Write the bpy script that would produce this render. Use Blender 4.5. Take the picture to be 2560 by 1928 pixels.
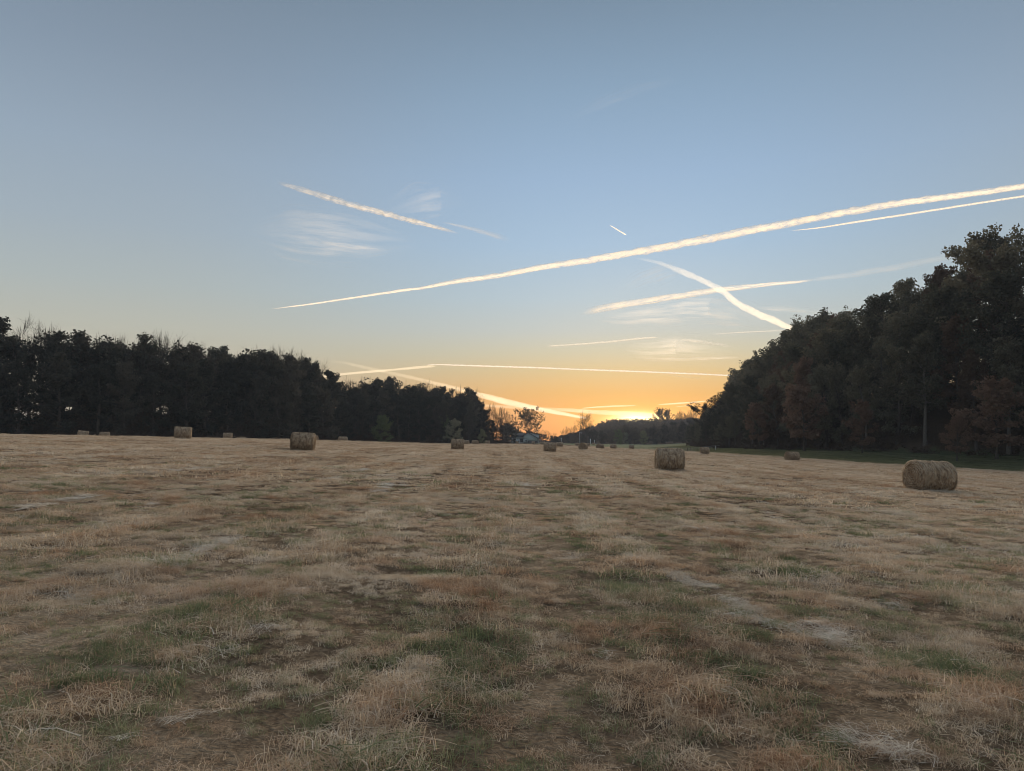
import bpy, bmesh, math, random
import numpy as np
from mathutils import Vector

S = bpy.context.scene
for o in list(bpy.data.objects):
    bpy.data.objects.remove(o)
RNG = np.random.default_rng(7)
random.seed(7)

# ------------------------------------------------------------------ camera
F = 1828.0                      # focal length in photo pixels (photo 2560 x 1928)
CX, CY, HORIZ = 1280.0, 964.0, 1100.0
PITCH = math.atan((HORIZ - CY) / F)
CAMZ = 1.6
cam = bpy.data.cameras.new('camera')
cam.sensor_fit = 'HORIZONTAL'
cam.sensor_width = 36.0
cam.lens = 36.0 * F / 2560.0
cam.clip_start = 0.05
cam.clip_end = 120000.0
camo = bpy.data.objects.new('camera', cam)
S.collection.objects.link(camo)
camo.location = (0, 0, CAMZ)
camo.rotation_euler = (math.pi / 2 + PITCH, 0, 0)
S.camera = camo

# ------------------------------------------------------------------ colour management / render
S.view_settings.view_transform = 'Standard'
S.view_settings.look = 'None'
S.view_settings.gamma = 1.0
S.view_settings.exposure = 0.32
S.view_settings.use_curve_mapping = False
S.render.engine = 'CYCLES'
S.cycles.use_denoising = True
S.cycles.filter_width = 0.9
S.cycles.max_bounces = 10
S.cycles.diffuse_bounces = 5
S.cycles.transparent_max_bounces = 24
S.cycles.transmission_bounces = 8
S.cycles.volume_bounces = 0
S.cycles.sample_clamp_indirect = 6.0

# ------------------------------------------------------------------ sun and sky (dusk: the sun is behind the ridge, its broad afterglow is the key light)
SUN_EL = math.radians(6.0)
SUN_AZ = math.atan((1592 - CX) / F)          # to the right of +Y
sun_dir = Vector((math.sin(SUN_AZ) * math.cos(SUN_EL), math.cos(SUN_AZ) * math.cos(SUN_EL), math.sin(SUN_EL)))
sl = bpy.data.lights.new('sun', 'SUN')
sl.energy = 5.0
sl.angle = math.radians(60)
sl.color = (1.0, 0.82, 0.60)
so = bpy.data.objects.new('sun', sl)
S.collection.objects.link(so)
so.rotation_euler = (-sun_dir).to_track_quat('-Z', 'Y').to_euler()


def srgb(r, g, b):
    def f(c):
        c = c / 255.0
        return c / 12.92 if c <= 0.04045 else ((c + 0.055) / 1.055) ** 2.4
    return (f(r), f(g), f(b), 1.0)


class NT:
    """small node-tree helper"""
    def __init__(self, tree):
        self.t = tree
        self.n = tree.nodes
        self.l = tree.links

    def node(self, kind, **kw):
        n = self.n.new(kind)
        for k, v in kw.items():
            setattr(n, k, v)
        return n

    def link(self, a, b):
        self.l.new(a, b)

    def _in(self, sock, v):
        if hasattr(v, 'is_output') or isinstance(v, bpy.types.NodeSocket):
            self.l.new(v, sock)
        else:
            sock.default_value = v

    def math(self, op, a, b=None, c=None, clamp=False):
        n = self.n.new('ShaderNodeMath')
        n.operation = op
        n.use_clamp = clamp
        self._in(n.inputs[0], a)
        if b is not None:
            self._in(n.inputs[1], b)
        if c is not None:
            self._in(n.inputs[2], c)
        return n.outputs[0]

    def vmath(self, op, a, b=None, scale=None):
        n = self.n.new('ShaderNodeVectorMath')
        n.operation = op
        self._in(n.inputs[0], a)
        if b is not None:
            self._in(n.inputs[1], b)
        if scale is not None:
            self._in(n.inputs['Scale'], scale)
        return n

    def ramp(self, fac, stops, interp='LINEAR'):
        n = self.n.new('ShaderNodeValToRGB')
        cr = n.color_ramp
        cr.interpolation = interp
        while len(cr.elements) < len(stops):
            cr.elements.new(0.5)
        for e, (p, c) in zip(cr.elements, stops):
            e.position = p
            e.color = c if len(c) == 4 else (*c, 1)
        self._in(n.inputs[0], fac)
        return n.outputs[0]

    def mix(self, fac, a, b, mode='MIX'):
        n = self.n.new('ShaderNodeMix')
        n.data_type = 'RGBA'
        n.blend_type = mode
        self._in(n.inputs['Factor'], fac)
        self._in(n.inputs['A'] if False else n.inputs[6], a)
        self._in(n.inputs[7], b)
        return n.outputs[2]

    def noise(self, vec, scale, detail=3, rough=0.55, dims='3D'):
        n = self.n.new('ShaderNodeTexNoise')
        n.noise_dimensions = dims
        n.inputs['Scale'].default_value = scale
        n.inputs['Detail'].default_value = detail
        n.inputs['Roughness'].default_value = rough
        if vec is not None:
            self.l.new(vec, n.inputs['Vector'])
        return n.outputs['Fac']

    def maprange(self, v, a, b, c=0.0, d=1.0, smooth=False):
        n = self.n.new('ShaderNodeMapRange')
        n.interpolation_type = 'SMOOTHSTEP' if smooth else 'LINEAR'
        n.clamp = True
        self._in(n.inputs['Value'], v)
        n.inputs['From Min'].default_value = a
        n.inputs['From Max'].default_value = b
        n.inputs['To Min'].default_value = c
        n.inputs['To Max'].default_value = d
        return n.outputs['Result']


world = bpy.data.worlds.new('World')
S.world = world
world.use_nodes = True
w = NT(world.node_tree)
w.n.clear()
wout = w.node('ShaderNodeOutputWorld')
bg = w.node('ShaderNodeBackground')
tc = w.node('ShaderNodeTexCoord')
nrm = w.vmath('NORMALIZE', tc.outputs['Generated']).outputs[0]
sep = w.node('ShaderNodeSeparateXYZ')
w.link(nrm, sep.inputs[0])
elev = w.math('MULTIPLY', w.math('ARCSINE', sep.outputs['Z']), 180 / math.pi)
efac = w.maprange(elev, 0, 40)
# horizontal angle from the sun
hor = w.node('ShaderNodeCombineXYZ')
w.link(sep.outputs['X'], hor.inputs[0])
w.link(sep.outputs['Y'], hor.inputs[1])
hn = w.vmath('NORMALIZE', hor.outputs[0]).outputs[0]
hd = w.vmath('DOT_PRODUCT', hn, (math.sin(SUN_AZ), math.cos(SUN_AZ), 0)).outputs['Value']
azd = w.math('MULTIPLY', w.math('ARCCOSINE', w.math('MINIMUM', hd, 0.999999)), 180 / math.pi)
sgn = sep.outputs['X']


def stops(rows):
    return [(e / 40.0, srgb(*c)) for e, c in rows]


NEAR = stops([(0, (255, 150, 36)), (2, (252, 165, 58)), (3.6, (228, 171, 92)), (5.3, (209, 184, 136)), (6.8, (195, 191, 168)),
              (8.5, (183, 193, 193)), (11, (172, 194, 208)), (15, (159, 189, 216)), (20, (150, 179, 209)), (26, (136, 163, 189)),
              (32, (120, 142, 163)), (40, (124, 147, 170))])
FAR = stops([(0, (190, 172, 146)), (5, (192, 182, 160)), (8, (185, 185, 173)), (11, (173, 182, 182)), (15, (161, 175, 186)),
             (20, (150, 167, 184)), (26, (133, 150, 168)), (32, (118, 135, 152)), (40, (124, 143, 163))])
azw = w.maprange(azd, 3, 38, 0, 1, smooth=True)
base = w.mix(azw, w.ramp(efac, NEAR), w.ramp(efac, FAR))
# glow of the sun that has just gone behind the ridge
gel = 1.45
sx = w.math('MULTIPLY', azd, 1.0)
sy = w.math('SUBTRACT', elev, gel)


def lobe(sig_a, sig_e, col, amp):
    q = w.math('ADD', w.math('POWER', w.math('DIVIDE', sx, sig_a), 2.0), w.math('POWER', w.math('DIVIDE', sy, sig_e), 2.0))
    g = w.math('EXPONENT', w.math('MULTIPLY', q, -1.0))
    return w.vmath('SCALE', col, scale=w.math('MULTIPLY', g, amp)).outputs[0]


glow = w.vmath('ADD', lobe(1.6, .50, (1.0, 0.88, 0.48), 3.0), lobe(4.6, 1.2, (1.0, 0.58, 0.06), 0.42)).outputs[0]
glow = w.vmath('ADD', glow, lobe(11.0, 3.4, (1.0, 0.50, 0.06), 0.05)).outputs[0]
# the physical sky for the same sun, underneath
nish = w.node('ShaderNodeTexSky', sky_type='NISHITA')
nish.sun_disc = False
nish.sun_elevation = SUN_EL
nish.sun_rotation = SUN_AZ
nish.air_density = 1.0
nish.dust_density = 1.5
nish.ozone_density = 1.5
NISH = 0.004
nsk = w.vmath('SCALE', nish.outputs[0], scale=NISH).outputs[0]
tot = w.vmath('ADD', w.vmath('ADD', w.vmath('SCALE', base, scale=0.79).outputs[0], glow).outputs[0], nsk).outputs[0]
w.link(tot, bg.inputs['Color'])
bg.inputs['Strength'].default_value = 1.0
w.link(bg.outputs[0], wout.inputs['Surface'])
try:
    world.cycles.sampling_method = 'MANUAL'
    world.cycles.sample_map_resolution = 1024
except Exception:
    pass


# ------------------------------------------------------------------ helpers
def ray(px, py):
    a, b = (px - CX) / F, (CY - py) / F
    c, s = math.cos(PITCH), math.sin(PITCH)
    return np.array([a, c - b * s, s + b * c])


def at(px, py, Y):
    d = ray(px, py)
    return np.array([0, 0, CAMZ]) + d * (Y / d[1])


def elv(px, py):
    """z gained per metre of Y"""
    d = ray(px, py)
    return d[2] / d[1]


def xat(px, Y):
    d = ray(px, HORIZ)
    return d[0] / d[1] * Y


def hash2(ix, iy, s):
    h = (ix.astype(np.int64) * 374761393 + iy.astype(np.int64) * 668265263 + s * 982451653) & 0x7fffffff
    h = ((h ^ (h >> 13)) * 1274126177) & 0x7fffffff
    return ((h ^ (h >> 16)) & 0xffff) / 65535.0


def vnoise(x, y, s=0):
    x = np.asarray(x, float)
    y = np.asarray(y, float)
    ix, iy = np.floor(x), np.floor(y)
    fx, fy = x - ix, y - iy
    fx, fy = fx * fx * (3 - 2 * fx), fy * fy * (3 - 2 * fy)
    a, b = hash2(ix, iy, s), hash2(ix + 1, iy, s)
    c, d = hash2(ix, iy + 1, s), hash2(ix + 1, iy + 1, s)
    return (a * (1 - fx) + b * fx) * (1 - fy) + (c * (1 - fx) + d * fx) * fy


def fbm(x, y, s=0, o=3):
    t, a, n = 0, 1.0, 0
    for k in range(o):
        t = t + a * vnoise(np.asarray(x) * 2 ** k, np.asarray(y) * 2 ** k, s + k * 17)
        n += a
        a *= 0.5
    return t / n


def sstep(t):
    t = np.clip(t, 0, 1)
    return t * t * (3 - 2 * t)


# field border on the hillside side, foot of the hillside wood, front of the level wood
XB = np.array([[-100, 110], [0, 96], [60, 85], [104, 73], [125, 60], [150, 54], [200, 52], [260, 53], [330, 62], [500, 95], [9000, 1500]], float)
XT = np.array([[-100, 140], [0, 126], [80, 106], [110, 95], [128, 86], [150, 73], [190, 66], [230, 66], [290, 73], [400, 96], [500, 126], [9000, 2000]], float)
TL = np.array([(xat(p, d), d) for p, d in [(-250, 140), (0, 150), (300, 160), (500, 176), (800, 215), (860, 235), (960, 255), (1130, 300), (1200, 322), (1262, 350)]])


def xb(y):
    return np.interp(y, XB[:, 0], XB[:, 1])


def xt(y):
    return np.interp(y, XT[:, 0], XT[:, 1])


def xl(y):
    return np.interp(y, [0, 120, *TL[:, 1]], [-140, -125, *TL[:, 0]])


def micro(x, y):
    near = np.clip(1 - y / 90.0, 0, 1)
    return near * ((fbm(x / 0.7, y / 0.7, 5, 3) - 0.5) * 0.13) + (fbm(x / 9.0, y / 9.0, 9, 2) - 0.5) * 0.16


def ground(x, y):
    x = np.asarray(x, float)
    y = np.asarray(y, float)
    tr = np.interp(y, [0, 90, 120, 150, 230, 250, 330, 450, 800], [.0424, .0424, .039, .034, .036, .036, .027, .017, .004])
    tl = np.interp(y, [0, 70, 90, 135, 160, 183, 223, 300, 450], [.0424, .0438, .0425, .036, .033, .022, .008, .004, .0])
    off = np.interp(y, [0, 200, 460, 1200], [0, 0, -.5, -.7])
    b = xb(y)
    t = xt(y)
    # left: saturate
    lx = np.minimum(x, 0)
    u = -lx
    sat = np.where(u < 38, u, 38 + 18 * (1 - np.exp(-(u - 38) / 18.0)))
    sat = sat - np.clip(u - 85, 0, 80) * 0.15
    z = off + tl * sat
    rx = np.clip(x, 0, None)
    z = z - tr * np.minimum(rx, b)
    z = z + 1.0 * sstep((x - b) / np.maximum(t - b, 5))
    steep = np.interp(y, [0, 90, 170, 230, 330, 600, 900], [.62, .66, .60, .45, .30, .16, .05])
    top = np.interp(y, [0, 170, 300, 600, 1200], [34, 30, 22, 20, 10])
    h = np.clip(x - t, 0, None) * steep
    z = z + top * (1 - np.exp(-h / np.maximum(top, 1)))
    # the ridge that hides the sun
    ridge = np.exp(-((y - 860) / 170.0) ** 2) * np.interp(x, [20, 55, 78, 105, 125, 330, 620], [0, 1.5, 6, 12.5, 14, 14, 6])
    z = z + ridge
    return z + micro(x, y)


def gz(x, y):
    return float(ground(np.array([x]), np.array([y]))[0])


def mk_mesh(name, V, faces, mats=(), smooth=False, fattr=None, vattr=None, mat_idx=None):
    """V (n,3); faces: list of int arrays (m,k)"""
    me = bpy.data.meshes.new(name)
    V = np.asarray(V, np.float32)
    faces = [np.asarray(f, np.int32) for f in faces if len(f)]
    me.vertices.add(len(V))
    me.vertices.foreach_set('co', V.ravel())
    nl = sum(f.size for f in faces)
    npoly = sum(len(f) for f in faces)
    me.loops.add(nl)
    me.polygons.add(npoly)
    me.loops.foreach_set('vertex_index', np.concatenate([f.ravel() for f in faces]))
    tot = np.concatenate([np.full(len(f), f.shape[1], np.int32) for f in faces])
    st = np.concatenate([[0], np.cumsum(tot)[:-1]]).astype(np.int32)
    me.polygons.foreach_set('loop_start', st)
    if smooth:
        me.polygons.foreach_set('use_smooth', np.ones(npoly, bool))
    for m in mats:
        me.materials.append(m)
    if mat_idx is not None:
        me.polygons.foreach_set('material_index', np.asarray(mat_idx, np.int32))
    me.update(calc_edges=True)
    for k, v in (fattr or {}).items():
        a = me.attributes.new(k, 'FLOAT', 'POINT')
        a.data.foreach_set('value', np.asarray(v, np.float32))
    for k, v in (vattr or {}).items():
        a = me.attributes.new(k, 'FLOAT_VECTOR', 'POINT')
        a.data.foreach_set('vector', np.asarray(v, np.float32).ravel())
    return me


def link(name, me, parent=None, loc=None):
    o = bpy.data.objects.new(name, me)
    S.collection.objects.link(o)
    if parent:
        o.parent = parent
    if loc is not None:
        o.location = loc
    return o


def tag(o, label=None, cat=None, group=None, kind=None):
    if label:
        o['label'] = label
    if cat:
        o['category'] = cat
    if group:
        o['group'] = group
    if kind:
        o['kind'] = kind
    return o


def thing(name, label, cat, loc, rotz=0.0, group=None):
    o = bpy.data.objects.new(name, None)
    o.empty_display_size = 0.2
    S.collection.objects.link(o)
    o.location = loc
    o.rotation_euler = (0, 0, rotz)
    return tag(o, label, cat, group)


class MB:
    """collects boxes, prisms and tubes"""
    def __init__(self):
        self.V, self.F3, self.F4, self.n = [], [], [], 0

    def add(self, V, F4=(), F3=()):
        V = np.asarray(V, float)
        if len(F4):
            self.F4.append(np.asarray(F4) + self.n)
        if len(F3):
            self.F3.append(np.asarray(F3) + self.n)
        self.V.append(V)
        self.n += len(V)
        return self

    def box(self, x0, x1, y0, y1, z0, z1):
        V = [(x, y, z) for z in (z0, z1) for y in (y0, y1) for x in (x0, x1)]
        return self.add(V, [(0, 2, 3, 1), (4, 5, 7, 6), (0, 1, 5, 4), (1, 3, 7, 5), (3, 2, 6, 7), (2, 0, 4, 6)])

    def prism(self, poly, y0, y1):
        """poly in x,z extruded along y"""
        n = len(poly)
        V = [(x, y0, z) for x, z in poly] + [(x, y1, z) for x, z in poly]
        F4 = [(i, (i + 1) % n, n + (i + 1) % n, n + i) for i in range(n)]
        F3 = [(0, i + 1, i) for i in range(1, n - 1)] + [(n, n + i, n + i + 1) for i in range(1, n - 1)]
        return self.add(V, F4, F3)

    def tube(self, P, R, k=6, cap=False):
        P = np.asarray(P, float)
        R = np.asarray(R, float)
        n = len(P)
        T = np.gradient(P, axis=0)
        T /= np.linalg.norm(T, axis=1)[:, None] + 1e-9
        ref = np.array([0.31, 0.94, 0.13]) if abs(T[0][2]) > 0.8 else np.array([0.1, 0.05, 1.0])
        A = np.cross(T, ref)
        A /= np.linalg.norm(A, axis=1)[:, None] + 1e-9
        B = np.cross(T, A)
        th = np.arange(k) * 2 * math.pi / k
        V = P[:, None, :] + R[:, None, None] * (np.cos(th)[None, :, None] * A[:, None, :] + np.sin(th)[None, :, None] * B[:, None, :])
        i, j = np.meshgrid(np.arange(n - 1), np.arange(k), indexing='ij')
        a = i * k + j
        b = i * k + (j + 1) % k
        F = np.stack([a, b, b + k, a + k], -1).reshape(-1, 4)
        F3 = []
        if cap:
            o = (n - 1) * k
            F3 = [(o, o + q, o + q + 1) for q in range(1, k - 1)] + [(0, q + 1, q) for q in range(1, k - 1)]
        return self.add(V.reshape(-1, 3), F, F3)

    def mesh(self, name, mat, smooth=False):
        fs = [np.concatenate(x) for x in (self.F4, self.F3) if x]
        return mk_mesh(name, np.concatenate(self.V), fs, [mat], smooth)

    def build(self, name, mat, parent=None, loc=None, smooth=False):
        return link(name, self.mesh(name, mat, smooth), parent, loc)


# ------------------------------------------------------------------ materials
def new_mat(name):
    m = bpy.data.materials.new(name)
    m.use_nodes = True
    t = NT(m.node_tree)
    t.n.clear()
    out = t.node('ShaderNodeOutputMaterial')
    return m, t, out


def rough_mat(name, col_a, col_b, scale=3.0, bump=0.0, rough=0.9, detail=4, spec=0.1):
    m, t, out = new_mat(name)
    tcn = t.node('ShaderNodeTexCoord')
    f = t.noise(tcn.outputs['Object'], scale, detail)
    col = t.ramp(f, [(0.3, col_a), (0.7, col_b)])
    p = t.node('ShaderNodeBsdfPrincipled')
    t.link(col, p.inputs['Base Color'])
    p.inputs['Roughness'].default_value = rough
    p.inputs['Specular IOR Level'].default_value = spec
    if bump:
        b = t.node('ShaderNodeBump')
        b.inputs['Strength'].default_value = bump
        t.link(f, b.inputs['Height'])
        t.link(b.outputs[0], p.inputs['Normal'])
    t.link(p.outputs[0], out.inputs[0])
    return m


def leaf_mat(name, c0, c1, c2, trans=0.22):
    """foliage: colour by tree and by leaf"""
    m, t, out = new_mat(name)
    oi = t.node('ShaderNodeObjectInfo')
    at_ = t.node('ShaderNodeAttribute', attribute_name='rv')
    geo = t.node('ShaderNodeNewGeometry')
    n = t.noise(geo.outputs['Position'], 0.22, 2)
    f = t.math('ADD', t.math('MULTIPLY', at_.outputs['Fac'], 0.25), t.math('MULTIPLY', oi.outputs['Random'], 0.5))
    f = t.math('ADD', f, t.math('MULTIPLY', n, 0.25))
    f = t.math('ADD', t.math('MULTIPLY', t.math('SUBTRACT', f, .5), 1.5), .5)
    col = t.ramp(f, [(0.15, c0), (0.5, c1), (0.85, c2)])
    d = t.node('ShaderNodeBsdfDiffuse')
    tr = t.node('ShaderNodeBsdfTranslucent')
    t.link(col, d.inputs[0])
    t.link(col, tr.inputs[0])
    mx = t.node('ShaderNodeMixShader')
    mx.inputs[0].default_value = trans
    t.link(d.outputs[0], mx.inputs[1])
    t.link(tr.outputs[0], mx.inputs[2])
    t.link(mx.outputs[0], out.inputs[0])
    return m


M = {}
M['leaf_dark'] = leaf_mat('leaf_dark', (.040, .044, .038), (.065, .068, .056), (.105, .095, .078))
M['leaf_hill'] = leaf_mat('leaf_hill', (.062, .064, .047), (.11, .106, .076), (.185, .165, .115))
M['leaf_red'] = leaf_mat('leaf_red', (.12, .078, .056), (.165, .105, .075), (.22, .145, .105))
M['leaf_rust'] = leaf_mat('leaf_rust', (.10, .07, .05), (.14, .093, .068), (.19, .125, .09))
M['leaf_pale'] = leaf_mat('leaf_pale', (.16, .17, .115), (.22, .23, .155), (.30, .29, .21))
M['leaf_olive'] = leaf_mat('leaf_olive', (.12, .145, .075), (.17, .19, .10), (.25, .25, .14))
M['leaf_far'] = leaf_mat('leaf_far', (.07, .062, .05), (.11, .095, .075), (.17, .13, .10))
M['bark'] = rough_mat('bark', (.06, .05, .042), (.12, .105, .09), 6.0, .3)
M['bark_mid'] = rough_mat('bark_mid', (.10, .088, .075), (.19, .17, .15), 6.0, .3)
M['bark_pale'] = rough_mat('bark_pale', (.16, .145, .125), (.27, .25, .22), 6.0, .3)
M['twig'] = rough_mat('twig', (.03, .024, .02), (.06, .048, .04), 3.0)
M['brush'] = leaf_mat('brush', (.055, .042, .034), (.075, .056, .044), (.10, .075, .055), .1)


def grass_mat(name, stops_, hue_scale=0.35, trans=0.38, patch=None):
    m, t, out = new_mat(name)
    geo = t.node('ShaderNodeNewGeometry')
    a = t.node('ShaderNodeAttribute', attribute_name='rv')
    n1 = t.noise(geo.outputs['Position'], hue_scale, 3)
    n2 = t.noise(geo.outputs['Position'], 2.6, 3)
    oi = t.node('ShaderNodeObjectInfo')
    mp = t.node('ShaderNodeMapping')
    mp.inputs['Scale'].default_value = (1, .10, 1)
    t.link(geo.outputs['Position'], mp.inputs['Vector'])
    n3 = t.noise(mp.outputs[0], 0.55, 2)
    f = t.math('ADD', t.math('MULTIPLY', a.outputs['Fac'], 0.28), t.math('MULTIPLY', t.maprange(n1, .3, .7), 0.16))
    f = t.math('ADD', f, t.math('MULTIPLY', t.maprange(n2, .3, .7), 0.22))
    f = t.math('ADD', f, t.math('MULTIPLY', t.maprange(n3, .3, .7), 0.24))
    f = t.math('ADD', f, t.math('MULTIPLY', oi.outputs['Random'], 0.22))
    col = t.ramp(f, stops_)
    if patch:
        n4 = t.noise(geo.outputs['Position'], .9, 4, .6)
        col = t.mix(t.maprange(n4, .46, .68, 0, .75), col, t.mix(.5, col, patch), 'MIX')
        n5 = t.noise(geo.outputs['Position'], .35, 3, .6)
        col = t.mix(t.maprange(n5, .5, .75, 0, .6), col, t.ramp(a.outputs['Fac'], [(0, (.30, .25, .20)), (1, (.58, .50, .42))]))
    d = t.node('ShaderNodeBsdfDiffuse')
    tr = t.node('ShaderNodeBsdfTranslucent')
    t.link(col, d.inputs[0])
    t.link(col, tr.inputs[0])
    mx = t.node('ShaderNodeMixShader')
    mx.inputs[0].default_value = trans
    t.link(d.outputs[0], mx.inputs[1])
    t.link(tr.outputs[0], mx.inputs[2])
    t.link(mx.outputs[0], out.inputs[0])
    return m


M['straw'] = grass_mat('straw', [(0.20, (.13, .085, .06)), (0.36, (.38, .265, .185)), (0.5, (.60, .475, .34)), (0.64, (.76, .645, .49)), (0.82, (.86, .78, .67))], patch=(.52, .235, .10, 1))
M['green'] = grass_mat('green', [(0.2, (.085, .105, .06)), (0.45, (.165, .20, .105)), (0.62, (.275, .295, .165)), (0.8, (.46, .42, .28))])
M['hay'] = grass_mat('hay', [(0.15, (.36, .29, .22)), (0.45, (.70, .63, .53)), (0.8, (.90, .86, .79))])
M['verge'] = grass_mat('verge', [(0.15, (.11, .125, .07)), (0.5, (.16, .175, .095)), (0.85, (.27, .26, .15))])
M['pasture'] = grass_mat('pasture', [(0.1, (.20, .225, .15)), (0.5, (.30, .32, .22)), (0.9, (.44, .43, .32))])


def ground_material():
    m, t, out = new_mat('ground')
    geo = t.node('ShaderNodeNewGeometry')
    pos = geo.outputs['Position']
    mp = t.node('ShaderNodeMapping')
    mp.inputs['Scale'].default_value = (1, 0.45, 1)
    t.link(pos, mp.inputs['Vector'])
    n1 = t.noise(mp.outputs[0], 0.16, 5, .6)
    n2 = t.noise(pos, 1.7, 5, .65)
    n3 = t.noise(pos, 26.0, 3, .6)
    f = t.math('ADD', t.math('MULTIPLY', n1, .4), t.math('ADD', t.math('MULTIPLY', n2, .35), t.math('MULTIPLY', n3, .25)))
    dry = t.ramp(f, [(.36, (.05, .036, .025)), (.46, (.13, .095, .065)), (.54, (.25, .19, .13)), (.66, (.46, .37, .27))])
    grn = t.ramp(f, [(.35, (.055, .06, .032)), (.65, (.10, .105, .055))])
    pas = t.ramp(f, [(.35, (.19, .215, .145)), (.65, (.33, .34, .24))])
    wod = t.ramp(f, [(.35, (.05, .036, .027)), (.65, (.10, .07, .048))])

    def at_(k):
        return t.node('ShaderNodeAttribute', attribute_name=k).outputs['Fac']
    c = t.mix(t.maprange(at_('pasture'), .35, .65), dry, pas)
    c = t.mix(t.maprange(at_('verge'), .35, .65), c, grn)
    c = t.mix(t.maprange(at_('wood'), .35, .65), c, wod)
    p = t.node('ShaderNodeBsdfDiffuse')
    b = t.node('ShaderNodeBump')
    b.inputs['Strength'].default_value = 0.6
    b.inputs['Distance'].default_value = 0.04
    t.link(t.math('ADD', n3, t.math('MULTIPLY', n2, 2.0)), b.inputs['Height'])
    t.link(b.outputs[0], p.inputs['Normal'])
    t.link(c, p.inputs[0])
    t.link(p.outputs[0], out.inputs[0])
    return m


M['ground'] = ground_material()

# ------------------------------------------------------------------ ground: one sheet, cut by what grows on it


def axis(dense, step, far, growth):
    a = list(np.arange(0, dense, step))
    s = step
    while a[-1] < far:
        s *= growth
        a.append(a[-1] + s)
    return a


xp = axis(14, .28, 2000, 1.055)
XS = np.array(sorted([-v for v in xp[1:]] + xp))
YS = np.array(sorted([-v for v in axis(2, .8, 260, 1.25)[1:]] + axis(16, .28, 2050, 1.035)))
gx, gy = np.meshgrid(XS, YS)
gzv = ground(gx, gy)
nx, ny = len(XS), len(YS)


def zone_fields(x, y):
    b, t_, l_ = xb(y), xt(y), xl(y)
    wob = (fbm(x / 4.0, y / 7.0, 31, 2) - .5) * 5
    verge = sstep((x - b + wob) / 4.0 + .5) * (y < 330)
    # pasture: beyond the far edge of the hay field, on the hillside side
    yfar = np.interp(x, [14, 30, 38, 55, 75, 120], [520, 440, 268, 225, 222, 225])
    pas = sstep((y - yfar) / 14.0 + .5) * sstep((x - 10) / 10)
    pas = np.maximum(pas, sstep((y - 455) / 10.0))
    wood = np.maximum(sstep((x - t_) / 3.0 + .5), sstep((l_ - x) / 3.0 + .5) * (y < 352))
    wood = np.maximum(wood, sstep((y - 520) / 20.0))
    return verge, pas, wood


vz, pz, wz = zone_fields(gx, gy)
idx = np.arange(nx * ny).reshape(ny, nx)
quads = np.stack([idx[:-1, :-1], idx[:-1, 1:], idx[1:, 1:], idx[1:, :-1]], -1).reshape(-1, 4)
GV = np.stack([gx, gy, gzv], -1).reshape(-1, 3)
zq = np.zeros(len(quads), int)
fc = [a.ravel()[quads].mean(1) for a in (vz, pz, wz)]
zq[fc[1] > .5] = 2
zq[fc[0] > .5] = 1
zq[fc[2] > .5] = 3
for k, nm in enumerate(('hay_field', 'grass_verge', 'pasture', 'woodland_floor')):
    q = quads[zq == k]
    u, inv = np.unique(q, return_inverse=True)
    me = mk_mesh(nm, GV[u], [inv.reshape(-1, 4)], [M['ground']], True,
                 {'verge': vz.ravel()[u], 'pasture': pz.ravel()[u], 'wood': wz.ravel()[u]})
    tag(link(nm, me), kind='structure')

# ------------------------------------------------------------------ trees


def leaf_cloud(rng, centres, radii, counts, size, flat=.8):
    n = int(sum(counts))
    c = np.repeat(centres, counts, axis=0)
    r = np.repeat(radii, counts)
    d = rng.normal(size=(n, 3))
    d /= np.linalg.norm(d, axis=1)[:, None]
    rad = r * rng.uniform(.15, 1, n) ** .5
    P = c + d * rad[:, None] * np.array([1, 1, flat])
    a = rng.normal(size=(n, 3))
    a /= np.linalg.norm(a, axis=1)[:, None]
    b = np.cross(a, rng.normal(size=(n, 3)))
    b /= np.linalg.norm(b, axis=1)[:, None] + 1e-9
    s = size * rng.uniform(.55, 1.35, n)
    hw = s[:, None] * .5
    V = np.stack([P - a * hw, P + b * hw * .75, P + a * hw, P - b * hw * .75], 1).reshape(-1, 3)
    Fq = np.arange(n * 4).reshape(-1, 4)
    rv = np.repeat(rng.uniform(0, 1, n), 4)
    return V, Fq, rv


def limb(rng, p0, az, el, L, n=4, curl=.25):
    pts = [np.array(p0, float)]
    for k in range(n):
        el2 = el + curl * k / n + rng.normal() * .10
        az2 = az + rng.normal() * .18
        st = L / n
        pts.append(pts[-1] + st * np.array([math.cos(az2) * math.cos(el2), math.sin(az2) * math.cos(el2), math.sin(el2)]))
    return np.array(pts)


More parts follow.
